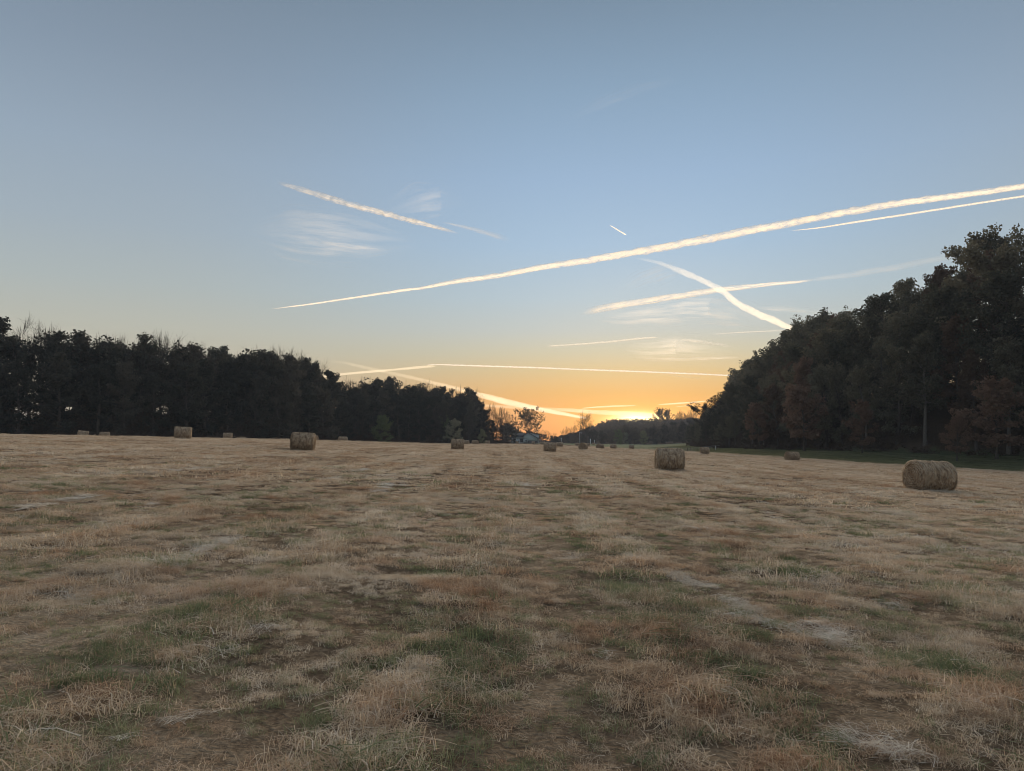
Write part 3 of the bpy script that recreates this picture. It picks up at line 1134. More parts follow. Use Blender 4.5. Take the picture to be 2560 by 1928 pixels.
M['siding'] = flat_mat('siding', (.44, .50, .47))
M['siding_pale'] = flat_mat('siding_pale', (.50, .53, .54))
M['roof'] = flat_mat('roof', (.055, .06, .07))
M['brickbase'] = flat_mat('brickbase', (.10, .09, .09))
M['white'] = flat_mat('white', (.78, .80, .82), .5, .04)
M['glass'] = rough_mat('glass', (.02, .022, .026), (.03, .032, .036), 1, 0, .15, spec=.5)
M['galv'] = flat_mat('galv', (.55, .56, .57), .5)
M['rubber'] = flat_mat('rubber', (.02, .02, .02))
M['post'] = rough_mat('post', (.05, .042, .035), (.10, .085, .07), 5)
M['camper'] = flat_mat('camper', (.36, .38, .37))

HY = 470.0
hg = gz(xat(1310, HY), HY) - .1


def hx(p):
    return xat(p, HY)


def hz(r):
    return elv(1310, r) * HY + CAMZ - hg


house = thing('house', 'low pale house with dark roofs and a siding gable at the field end', 'house', (0, HY, hg))
mb = MB().box(hx(1279), hx(1284), 0, 9, -.3, hz(1093)).box(hx(1284), hx(1318), .25, 9, hz(1096), hz(1093)).box(hx(1284), hx(1318), 1.2, 9, -.3, hz(1096))
mb.build('wing_wall', M['siding_pale'], house)
rf = MB().prism([(0, 0), (1, 0), (1, .2), (0, .2)], 0, 1)
zr, ze = hz(1084.0), hz(1092.8)
R_ = MB()
for (ya, yb, za, zb) in ((-.5, 4.6, ze, zr), (4.6, 9.6, zr, ze)):
    V = [(hx(1277), ya, za), (hx(1322), ya, za), (hx(1322), yb, zb), (hx(1277), yb, zb)]
    V2 = [(x_, y_, z_ + .22) for x_, y_, z_ in V]
    R_.add(V + V2, [(0, 3, 2, 1), (4, 5, 6, 7), (0, 1, 5, 4), (1, 2, 6, 5), (2, 3, 7, 6), (3, 0, 4, 7)])
roofo = R_.build('wing_roof', M['roof'], house)
MB().box(hx(1282.5), hx(1286), 5.2, 6.4, hz(1086), hz(1080.5)).build('chimney', M['siding_pale'], roofo)
gw = [(hx(1309), -.3), (hx(1342), -.3), (hx(1342), hz(1095)), (hx(1320.5), hz(1082.6)), (hx(1309), hz(1089.5))]
MB().prism([(a, max(b, hz(1102.3))) for a, b in gw], -1.2, 10).build('gable_wall', M['siding'], house)
MB().box(hx(1309) + .02, hx(1342) - .02, -1.15, 10, -.3, hz(1102.3)).build('foundation', M['brickbase'], house)
gr_ = MB()


def slope(mbd, x0, z0, x1, z1, y0, y1, th=.28):
    V = [(x0, y0, z0), (x1, y0, z1), (x1, y1, z1), (x0, y1, z0)]
    V2 = [(a, b, c + th) for a, b, c in V]
    mbd.add(V + V2, [(0, 3, 2, 1), (4, 5, 6, 7), (0, 1, 5, 4), (1, 2, 6, 5), (2, 3, 7, 6), (3, 0, 4, 7)])


slope(gr_, hx(1306), hz(1091.0), hx(1320.5), hz(1082.4), -1.8, 10)
slope(gr_, hx(1320.5), hz(1082.4), hx(1345), hz(1096.4), -1.8, 10)
gr_.build('gable_roof', M['roof'], house)
# the second, taller block behind
MB().prism([(hx(1324), 0), (hx(1349), 0), (hx(1349), hz(1087)), (hx(1340), hz(1084.2)), (hx(1326), hz(1081.5))], 10.05, 18).build('rear_wall', M['siding_pale'], house)
rr_ = MB()
slope(rr_, hx(1324.5), hz(1081.2), hx(1350), hz(1087), 9.6, 18.3, .2)
rr_.build('rear_roof', M['roof'], house)
pr = MB()
slope(pr, hx(1344.8), hz(1094.6), hx(1356), hz(1096.4), 2, 9, .15)
pr.build('porch_roof', M['roof'], house)
MB().box(hx(1342.5), hx(1349), 4, 9, -.3, hz(1095.6)).build('porch_wall', M['siding_pale'], house)
MB().box(hx(1350), hx(1350.8), 2.1, 2.3, -.3, hz(1094)).build('porch_post', M['white'], house)
for p0, p1 in ((1289.2, 1293.4), (1294.6, 1298.8)):
    dd = MB().box(hx(p0), hx(p1), 1.05, 1.18, -.2, hz(1096.2)).build('door', M['white'], house)
    MB().box(hx((p0 + p1) / 2) - .3, hx((p0 + p1) / 2) + .3, 1.02, 1.04, 1.0, 1.9).build('window', M['glass'], dd)
for p0, p1 in ((1284.8, 1288.6), (1300, 1307)):
    MB().box(hx(p0), hx(p1), 1.1, 1.19, .3, hz(1097)).build('window', M['glass'], house)

cp = thing('camper_trailer', 'pale round-shouldered camper parked against the house gable', 'camper', (hx(1313), HY - 3.4, gz(hx(1313), HY - 3.4)))
arc = [(-1.6, .5), (1.6, .5), (1.62, 1.7)] + [(1.6 * math.cos(a), 1.7 + 1.1 * math.sin(a)) for a in np.linspace(.15, math.pi - .15, 9)] + [(-1.62, 1.7)]
MB().prism(arc, -1.0, 1.8).build('body', M['camper'], cp)
MB().box(.1, .9, -1.04, -.99, 1.35, 2.05).build('window', M['glass'], cp)
for sx_ in (-.8, .8):
    MB().tube([(sx_, -.95, .35), (sx_, -.7, .35)], [.35, .35], 12, True).build('wheel', M['rubber'], cp)
MB().box(-1.55, 1.55, -.9, 1.7, .42, .5).build('chassis', M['roof'], cp)

ft = thing('flatbed_trailer', 'low white flatbed trailer parked before the house doors', 'trailer', (hx(1294), HY - 4.2, gz(hx(1294), HY - 4.2)))
MB().box(-3.1, 3.1, -.9, .9, .55, .78).build('deck', M['white'], ft)
for sx_ in (-.5, .4):
    MB().tube([(sx_, -1.0, .33), (sx_, -.78, .33)], [.33, .33], 12, True).build('wheel', M['rubber'], ft)
MB().tube([(-3.1, 0, .6), (-4.3, 0, .5)], [.06, .06], 6, True).build('tow_bar', M['galv'], ft)

# lamp post and marker posts
ly = 455.0
x = xat(1449.5, ly)
z = gz(x, ly)
lp = thing('lamp_post', 'tall pale pole with a lamp head standing behind the end-on bale', 'lamp post', (x, ly, z))
hh = elv(1450, 1080.5) * ly + CAMZ - z
MB().tube([(0, 0, -.2), (0, 0, hh)], [.17, .13], 8, True).build('pole', M['galv'], lp)
MB().tube([(0, 0, hh - .5), (.5, -.2, hh - .25), (1.0, -.3, hh - .3)], [.06, .05, .05], 6, True).build('arm', M['galv'], lp)
MB().tube([(.8, -.25, hh - .72), (.95, -.28, hh - .3)], [.42, .18], 10, True).build('lamp_head', M['galv'], lp)
for p, Y, r0, r1, wd, lab in [(1486.5, 420, 1101.5, 1111, .16, 'short pale marker post with a cap beside a tiny bale'),
                              (1403, 440, 1096.5, 1102, .2, 'white marker post against dark trees between house and lamp post'),
                              (1476, 470, 1098.5, 1104, .3, 'small white utility box on a post below the ridge')]:
    x = xat(p, Y)
    z = gz(x, Y)
    t_ = thing('marker_post', lab, 'post', (x, Y, z))
    h1 = elv(p, r0) * Y + CAMZ - z
    MB().tube([(0, 0, -.2), (0, 0, h1)], [wd * .6, wd * .6], 8, True).build('post', M['white'], t_)
    MB().box(-wd * 1.1, wd * 1.1, -.15, .15, h1 - .3, h1 + .3).build('cap', M['white'], t_)

# pasture fence
fa, fb = (xat(1660, 216), 216.0), (xat(1806, 224), 224.0)
fe = thing('pasture_fence', 'dark post and wire fence between the stubble and the green pasture', 'fence', (fa[0], fa[1], gz(*fa)))
n = 19
tops = []
pm = MB().tube([(0, 0, -.3), (0, 0, 1.2)], [.075, .065], 7, True).mesh('post', M['post'], True)
for i in range(n):
    x = fa[0] + (fb[0] - fa[0]) * i / (n - 1)
    y = fa[1] + (fb[1] - fa[1]) * i / (n - 1)
    z = gz(x, y)
    o = link('post', pm, fe)
    o.location = (x - fa[0], y - fa[1], z - gz(*fa))
    o.scale = (1.6 if i == 7 else 1, 1.6 if i == 7 else 1, random.uniform(.9, 1.1))
    tops.append((x - fa[0], y - fa[1] - .09, z - gz(*fa)))
for hgt in (.35, .65, .95, 1.1):
    MB().tube([(a, b, c + hgt) for a, b, c in tops], [.014] * n, 4).build('wire', M['galv'], fe)
wp = thing('fence_post', 'single white post at the hillside end of the pasture fence', 'post', (xat(1789, 214), 214, gz(xat(1789, 214), 214)))
MB().tube([(0, 0, -.2), (0, 0, 1.15)], [.08, .08], 8, True).build('shaft', M['white'], wp)
MB().tube([(0, 0, 1.15), (0, 0, 1.24)], [.10, .03], 8, True).build('cap', M['white'], wp)

# ------------------------------------------------------------------ stubble, green grass, loose hay (uncountable: geometry nodes)


def blades(rng, n, rad, hmin, hmax, wid, lean0, lean1, segs=3, lying=0.0, lay_len=(.12, .3)):
    r = rad * np.sqrt(rng.uniform(0, 1, n))
    a = rng.uniform(0, 2 * math.pi, n)
    P = np.stack([r * np.cos(a), r * np.sin(a), np.full(n, -.01)], -1)
    az = rng.uniform(0, 2 * math.pi, n)
    h = rng.uniform(hmin, hmax, n)
    ln = rng.uniform(lean0, lean1, n)
    lay = rng.uniform(0, 1, n) < lying
    L = np.where(lay, rng.uniform(*lay_len, n), h)
    dirh = np.stack([np.cos(az), np.sin(az), np.zeros(n)], -1)
    wv = np.stack([-np.sin(az), np.cos(az), rng.normal(size=n) * .3], -1)
    W = wid * rng.uniform(.6, 1.3, n)
    rows = []
    lz0 = rng.uniform(.0, hmax * .45, n)
    bow = rng.uniform(-.05, .18, n)
    for k in range(segs + 1):
        t = k / segs
        up = P + dirh * (L * ln * t ** 1.7)[:, None] + np.array([0, 0, 1.])[None] * (L * (t - .35 * np.minimum(ln, 1) * t * t))[:, None]
        fl = P + dirh * (L * (t - .5))[:, None] + wv * (L * bow * (t - .5) ** 2 * 4)[:, None] + np.array([0, 0, 1.])[None] * (lz0 + L * .09 * (1 - (2 * t - 1) ** 2))[:, None]
        c = np.where(lay[:, None], fl, up)
        wk = W * (1 - t * .85) * .5
        rows.append(np.stack([c - wv * wk[:, None], c + wv * wk[:, None]], 1))
    V = np.stack(rows, 1)            # n, segs+1, 2, 3
    V = V.reshape(-1, 3)
    m = (segs + 1) * 2
    o = (np.arange(n) * m)[:, None, None]
    k = (np.arange(segs) * 2)[None, :, None]
    Fq = (o + k + np.array([0, 1, 3, 2])[None, None]).reshape(-1, 4)
    return V, Fq, np.repeat(rng.uniform(0, 1, n), m)


def source_collection(name, specs, mat):
    col = bpy.data.collections.new(name)
    for i, kw in enumerate(specs):
        rng = np.random.default_rng(1000 + i * 13 + len(name))
        V, Fq, rv = blades(rng, **kw)
        m_ = kw.get('mat', mat)
        me = mk_mesh('%s_%02d' % (name, i), V, [Fq], [mat], False, {'rv': rv})
        o = bpy.data.objects.new('%s_%02d' % (name, i), me)
        col.objects.link(o)
    return col


def scatter_group(name, col):
    g = bpy.data.node_groups.new(name, 'GeometryNodeTree')
    g.interface.new_socket('Geometry', in_out='INPUT', socket_type='NodeSocketGeometry')
    g.interface.new_socket('Geometry', in_out='OUTPUT', socket_type='NodeSocketGeometry')
    N_ = g.nodes
    gi, go = N_.new('NodeGroupInput'), N_.new('NodeGroupOutput')
    iop = N_.new('GeometryNodeInstanceOnPoints')
    ci = N_.new('GeometryNodeCollectionInfo')
    ci.inputs['Collection'].default_value = col
    ci.inputs['Separate Children'].default_value = True
    ci.inputs['Reset Children'].default_value = True

    def na(k, dt):
        a = N_.new('GeometryNodeInputNamedAttribute')
        a.data_type = dt
        a.inputs['Name'].default_value = k
        return [s_ for s_ in a.outputs if s_.enabled and s_.name == 'Attribute'][0]
    g.links.new(gi.outputs[0], iop.inputs['Points'])
    g.links.new(ci.outputs[0], iop.inputs['Instance'])
    iop.inputs['Pick Instance'].default_value = True
    g.links.new(na('variant', 'INT'), iop.inputs['Instance Index'])
    e2r = N_.new('FunctionNodeEulerToRotation')
    g.links.new(na('rot', 'FLOAT_VECTOR'), e2r.inputs[0])
    g.links.new(e2r.outputs[0], iop.inputs['Rotation'])
    g.links.new(na('scl', 'FLOAT'), iop.inputs['Scale'])
    g.links.new(iop.outputs[0], go.inputs[0])
    return g


def scatter(name, label, P, variant, rot, scl, col):
    me = bpy.data.meshes.new(name)
    me.vertices.add(len(P))
    me.vertices.foreach_set('co', np.asarray(P, np.float32).ravel())
    a = me.attributes.new('variant', 'INT', 'POINT')
    a.data.foreach_set('value', np.asarray(variant, np.int32))
    a = me.attributes.new('rot', 'FLOAT_VECTOR', 'POINT')
    a.data.foreach_set('vector', np.asarray(rot, np.float32).ravel())
    a = me.attributes.new('scl', 'FLOAT', 'POINT')
    a.data.foreach_set('value', np.asarray(scl, np.float32))
    me.update()
    o = link(name, me)
    md = o.modifiers.new('scatter', 'NODES')
    md.node_group = scatter_group(name + '_scatter', col)
    return tag(o, label, kind='stuff')


def wedge(rng, n, y0, y1, slope_=.80, pad=2.0):
    y = np.sqrt(rng.uniform(y0 ** 2, y1 ** 2, n))
    x = rng.uniform(-1, 1, n) * (slope_ * y + pad)
    return x, y


rg = np.random.default_rng(77)
LOD = [  # y0, y1, per m2, clump radius, blade count, width, height
    dict(y0=2.4, y1=8.5, den=175),
    dict(y0=8.5, y1=22, den=58),
    dict(y0=22, y1=60, den=7.5),
    dict(y0=60, y1=135, den=1.5),
    dict(y0=135, y1=300, den=.38),
]
dry_specs, green_specs = [], []
LODP = [(.10, 58, .0040), (.17, 90, .0065), (.40, 150, .015), (.95, 230, .034), (1.9, 260, .065)]
for (rad, nb, wd) in LODP:
    for v in range(4):
        far = rad > .3
        dry_specs.append(dict(n=nb, rad=rad, hmin=.025, hmax=.08 + .03 * (v == 3), wid=wd, lean0=.15, lean1=1.5, segs=2 if far else 3, lying=.32, lay_len=(.06, .20)))
        green_specs.append(dict(n=int(nb * .8), rad=rad * .9, hmin=.03, hmax=.10, wid=wd * 1.1, lean0=.1, lean1=1.3, segs=2 if far else 3, lying=.05))
C_dry = source_collection('dry_blades', dry_specs, M['straw'])
C_green = source_collection('green_blades', green_specs, M['green'])


def gpoint(px, py):
    """ground point under a photo pixel"""
    d = ray(px, py)
    lo, hi = 1.0, 400.0
    ys = np.geomspace(1.5, 400, 900)
    xs = d[0] / d[1] * ys
    zs = CAMZ + d[2] / d[1] * ys
    g = ground(xs, ys)
    k = np.argmax(zs < g) or len(ys) - 1
    return xs[k], ys[k]


# green patches seen in the photograph: column, row, half-width in px, strength
GP = [(1200, 1335, 28, 1), (190, 1345, 40, .9), (1450, 1370, 70, .8), (1560, 1470, 90, .9), (1800, 1380, 45, .9), (1830, 1720, 90, 1), (740, 1690, 60, .9), (470, 1700, 80, .6),
      (1340, 1560, 110, .8), (1180, 1690, 190, .8), (1250, 1610, 200, .7), (1150, 1770, 200, .6), (760, 1780, 120, .6), (500, 1540, 100, .6), (960, 1325, 50, .8), (700, 1310, 130, .75), (1720, 1265, 40, .9), (1640, 1228, 60, .7), (1460, 1225, 120, .6),
      (1540, 1210, 60, .6), (2480, 1405, 45, .9), (2400, 1470, 60, .9), (2330, 1550, 60, .7), (970, 1540, 60, .9), (1290, 1235, 60, .5), (420, 1275, 50, .8), (640, 1260, 60, .7), (760, 1235, 60, .6),
      (210, 1265, 60, .6), (140, 1213, 40, .9), (60, 1440, 60, .8), (60, 1560, 90, .7), (1440, 1450, 60, .9), (1650, 1520, 80, .7), (1950, 1480, 120, .5), (2280, 1270, 40, .6), (2130, 1300, 50, .7), (1900, 1250, 50, .6),
      (2200, 1640, 100, .6), (2480, 1700, 110, .8), (2380, 1890, 120, .8), (1980, 1880, 110, .7), (1400, 1850, 180, .6), (900, 1860, 150, .5), (160, 1600, 120, .6), (1100, 1440, 80, .5), (1600, 1640, 120, .6), (2050, 1700, 120, .5)]
GPW = []
for p, r, hw, s_ in GP:
    x, y = gpoint(p, r)
    GPW.append((x, y, hw / F * y, s_))


def green_mask(x, y):
    m = np.zeros_like(x)
    for gx_, gy_, w_, s_ in GPW:
        m = np.maximum(m, s_ * np.exp(-(((x - gx_) / w_) ** 2 + ((y - gy_) / (w_ * 1.3 + .12)) ** 2)))
    n = fbm(x / 2.2, y / 2.2, 41, 4)
    n2 = fbm(x / .34, y / .42, 47, 2)
    n3 = fbm(x / .9 + 30, y / 1.4, 53, 3)
    m = m * .66 * (.35 + 1.2 * n2) + (.16 + .75 * np.clip((n2 - .46) * 5, 0, 1)) * np.clip(1.2 - y / 34, 0.05, 1) + np.clip((n3 - .53) * 2.6, 0, .5) * np.clip(1.2 - y / 55, .12, 1) + np.clip((n - .60) * 2.2, 0, .4) * np.clip(1.25 - y / 70, .25, 1)
    return m


Pd, Vd, Rd, Sd = [], [], [], []
Pg, Vg, Rg, Sg = [], [], [], []
for li, L_ in enumerate(LOD):
    area = .80 * (L_['y1'] ** 2 - L_['y0'] ** 2) + 4 * (L_['y1'] - L_['y0'])
    n = int(area * L_['den'])
    x, y = wedge(rg, n, L_['y0'], L_['y1'])
    vz_, pz_, wz_ = zone_fields(x, y)
    ok = (np.maximum(np.maximum(vz_, pz_), wz_) < .5)
    # thin spots show the ground
    thin = fbm(x / .7, y / .7, 63, 3)
    fs = (.20, .34, .8, 2., 4.)[li]
    gap = fbm(x / fs, y / fs, 67, 2)
    ok &= (gap > (.43, .42, .38, .3, .0)[li]) | (rg.uniform(0, 1, n) < .22)
    x, y, thin = x[ok], y[ok], thin[ok]
    g = green_mask(x, y) > rg.uniform(.25, 1.35, len(x))
    z = ground(x, y)
    tall = fbm(x / .8, y / .8, 71, 3) + .26 * np.sin((x + 1.6 * fbm(x / 6, y / 25, 29, 2)) * 2 * math.pi / 1.9)
    sc = rg.uniform(.7, 1.2, len(x)) * np.clip(.3 + 1.4 * tall, .55, 1.8)
    if li >= 3:
        sc = rg.uniform(.8, 1.2, len(x))
    rot = np.stack([rg.normal(size=len(x)) * .08, rg.normal(size=len(x)) * .08, rg.uniform(0, 6.28, len(x))], -1)
    P = np.stack([x, y, z], -1)
    g &= (rg.uniform(0, 1, len(x)) < .72)
    var = li * 4 + rg.integers(0, 4, len(x))
    for lst, sel in ((0, ~g), (1, g)):
        (Pd, Pg)[lst].append(P[sel])
        (Vd, Vg)[lst].append(var[sel])
        (Rd, Rg)[lst].append(rot[sel])
        (Sd, Sg)[lst].append(sc[sel] * (1 if lst == 0 else .9))
scatter('stubble', 'cut tan stubble and dead grass covering the hay field', np.concatenate(Pd), np.concatenate(Vd), np.concatenate(Rd), np.concatenate(Sd), C_dry)
scatter('green_grass', 'green grass regrowing in patches through the stubble', np.concatenate(Pg), np.concatenate(Vg), np.concatenate(Rg), np.concatenate(Sg), C_green)

# pale wisps of hay left by the baler
HC = source_collection('hay_wisps', [dict(n=30, rad=.17, hmin=.01, hmax=.03, wid=.0036, lean0=1, lean1=2, segs=4, lying=.97, lay_len=(.10, .28)) for v in range(4)] +
                       [dict(n=34, rad=.28, hmin=.02, hmax=.05, wid=.010, lean0=1, lean1=2, segs=3, lying=.96, lay_len=(.2, .45)) for v in range(4)], M['hay'])
WISP = [([(405, 1435), (460, 1398), (520, 1372), (590, 1345)], 1.0, .10), ([(1555, 1382), (1640, 1420), (1720, 1458)], 1.0, .10), ([(1690, 1450), (1790, 1478), (1850, 1525), (1890, 1535)], 1.0, .08),
        ([(1820, 1540), (1960, 1570), (2080, 1602)], .8, .08), ([(2000, 1560), (2070, 1590), (2100, 1620)], .6, .07), ([(935, 1232), (970, 1212)], .9, .12), ([(800, 1203), (845, 1196)], .9, .15),
        ([(890, 1180), (925, 1172)], .8, .15), ([(60, 1275), (150, 1255), (235, 1240)], .6, .12), ([(1245, 1204), (1330, 1216)], .7, .15), ([(1680, 1313), (1770, 1332)], .6, .12), ([(1380, 1395), (1420, 1402)], .4, .1),
        ([(330, 1835), (400, 1805), (500, 1790)], .7, .08), ([(2080, 1840), (2200, 1875), (2340, 1905)], .8, .06), ([(2450, 1890), (2540, 1925)], .8, .05), ([(540, 1640), (640, 1632)], .5, .06),
        ([(1400, 1395), (1480, 1390)], .4, .06), ([(2240, 1345), (2330, 1352)], .6, .12), ([(2210, 1520), (2290, 1500)], .5, .08), ([(100, 1500), (210, 1490)], .5, .08), ([(1560, 1180), (1600, 1184)], .3, .2),
        ([(1500, 1640), (1560, 1660)], .3, .05), ([(560, 1590), (660, 1580), (700, 1570)], .5, .07), ([(1180, 1410), (1240, 1425)], .35, .08), ([(700, 1480), (760, 1500)], .3, .08), ([(2100, 1420), (2180, 1432)], .4, .1), ([(430, 1180), (520, 1172)], .4, .2), ([(1750, 1195), (1850, 1205)], .4, .2)]
Pw, Vw, Rw, Sw = [], [], [], []
for pl, s_, sp in WISP:
    W_ = np.array([gpoint(*p) for p in pl])
    ln = np.sqrt((np.diff(W_, axis=0) ** 2).sum(1))
    cu = np.concatenate([[0], np.cumsum(ln)])
    dist = W_[:, 1].mean()
    big = dist > 11
    n = int(max(3, cu[-1] * (44 if not big else 19) * s_))
    tt = rg.uniform(0, cu[-1], n)
    x = np.interp(tt, cu, W_[:, 0]) + rg.normal(size=n) * sp * .6
    y = np.interp(tt, cu, W_[:, 1]) + rg.normal(size=n) * sp * 1.0
    kp = fbm(x / .28, y / .5, 87, 2) > .42
    x, y = x[kp], y[kp]
    n = len(x)
    Pw.append(np.stack([x, y, ground(x, y) + .02], -1))
    Vw.append(rg.integers(0, 4, n) + (4 if big else 0))
    Rw.append(np.stack([rg.normal(size=n) * .12, rg.normal(size=n) * .12, rg.uniform(0, 6.28, n)], -1))
    Sw.append(rg.uniform(.4, .9, n))
# and stray wisps everywhere
x, y = wedge(rg, 500, 3, 40)
m_ = fbm(x / 3.0, y / 3.0, 91, 3) > .55
x, y = x[m_], y[m_]
n = len(x)
Pw.append(np.stack([x, y, ground(x, y) + .02], -1))
Vw.append(rg.integers(0, 4, n) + np.where(y > 14, 4, 0))
Rw.append(np.stack([rg.normal(size=n) * .12, rg.normal(size=n) * .12, rg.uniform(0, 6.28, n)], -1))
Sw.append(rg.uniform(.3, .7, n))
scatter('loose_hay', 'pale wisps of loose hay lying in streaks on the stubble', np.concatenate(Pw), np.concatenate(Vw), np.concatenate(Rw), np.concatenate(Sw), HC)

# green verge below the hillside, weeds on the pasture
VC = source_collection('verge_blades', [dict(n=260, rad=.9, hmin=.05, hmax=.15, wid=.03, lean0=.1, lean1=1.0, segs=2) for v in range(4)], M['verge'])
n = 15000
y = rg.uniform(85, 330, n)
x = xb(y) + rg.uniform(-6, 1, n) * 1.0 + rg.uniform(0, 1, n) * (xt(y) - xb(y) + 4)
vz_, pz_, wz_ = zone_fields(x, y)
ok = (vz_ > rg.uniform(.1, .9, n)) & (wz_ < .7) & (x / y < .82)
x, y = x[ok], y[ok]
scatter('verge_grass', 'short green grass on the strip between stubble and hillside wood', np.stack([x, y, ground(x, y)], -1), rg.integers(0, 4, len(x)),
        np.stack([np.zeros(len(x)), np.zeros(len(x)), rg.uniform(0, 6.28, len(x))], -1), rg.uniform(.7, 1.2, len(x)), VC)
PC = source_collection('pasture_blades', [dict(n=200, rad=1.6, hmin=.1, hmax=.45, wid=.06, lean0=.1, lean1=.8, segs=2) for v in range(3)], M['pasture'])
n = 9000
y = np.sqrt(rg.uniform(215 ** 2, 500 ** 2, n))
x = rg.uniform(.02, .30, n) * y
vz_, pz_, wz_ = zone_fields(x, y)
ok = (pz_ > .5) & (wz_ < .5) & (vz_ < .5)
x, y = x[ok], y[ok]
scatter('pasture_grass', 'grey-green rough pasture grass beyond the hay field', np.stack([x, y, ground(x, y)], -1), rg.integers(0, 3, len(x)),
        np.stack([np.zeros(len(x)), np.zeros(len(x)), rg.uniform(0, 6.28, len(x))], -1), rg.uniform(.5, 1.2, len(x)) * (.4 + fbm(x / 9, y / 9, 3, 2)), PC)

# ------------------------------------------------------------------ vapour trails and cirrus, high over the valley


def vapour_mat(name, col, stretch=.35, lo=.35, hi=.62, power=1.2, fine=2.2, across=1.0):
    m, t, out = new_mat(name)
    co = t.node('ShaderNodeAttribute', attribute_name='tco').outputs['Vector']
    de = t.node('ShaderNodeAttribute', attribute_name='dens').outputs['Fac']
    mp = t.node('ShaderNodeMapping')
    mp.inputs['Scale'].default_value = (stretch, across, across)
    t.link(co, mp.inputs['Vector'])
    n1 = t.noise(mp.outputs[0], fine, 5, .62)
    # depth of the round plume along the line of sight, from its axis and its normal
    gm = t.node('ShaderNodeNewGeometry')
    ax = t.node('ShaderNodeAttribute', attribute_name='axis').outputs['Vector']
    va = t.vmath('DOT_PRODUCT', gm.outputs['Incoming'], ax).outputs['Value']
    vp = t.vmath('NORMALIZE', t.vmath('SUBTRACT', gm.outputs['Incoming'], t.vmath('SCALE', ax, scale=va).outputs[0]).outputs[0]).outputs[0]
    thick = t.math('ABSOLUTE', t.vmath('DOT_PRODUCT', gm.outputs['Normal'], vp).outputs['Value'])
    bf = t.node('ShaderNodeNewGeometry').outputs['Backfacing']
    core = t.math('ADD', thick, t.math('MULTIPLY', t.math('SUBTRACT', n1, .5), power * 2.0))
    a = t.math('MULTIPLY', t.maprange(core, lo, hi, smooth=True), de, clamp=True)
    a = t.math('MULTIPLY', a, t.math('SUBTRACT', 1.0, bf))
    d = t.node('ShaderNodeBsdfDiffuse')
    tr = t.node('ShaderNodeBsdfTranslucent')
    for q in (d, tr):
        q.inputs[0].default_value = (*col, 1)
    mx = t.node('ShaderNodeMixShader')
    mx.inputs[0].default_value = .8
    t.link(d.outputs[0], mx.inputs[1])
    t.link(tr.outputs[0], mx.inputs[2])
    tp = t.node('ShaderNodeBsdfTransparent')
    m2 = t.node('ShaderNodeMixShader')
    t.link(a, m2.inputs[0])
    t.link(tp.outputs[0], m2.inputs[1])
    t.link(mx.outputs[0], m2.inputs[2])
    t.link(m2.outputs[0], out.inputs[0])
    return m


M['trail'] = vapour_mat('trail', (.72, .70, .66), .5, .10, 1.25, .85, 2.4)
M['trail_soft'] = vapour_mat('trail_soft', (.76, .74, .70), .14, .15, 1.45, 1.1)
M['cirrus'] = vapour_mat('cirrus', (.85, .83, .80), .26, .32, 1.6, 2.0, 1.5, 2.6)


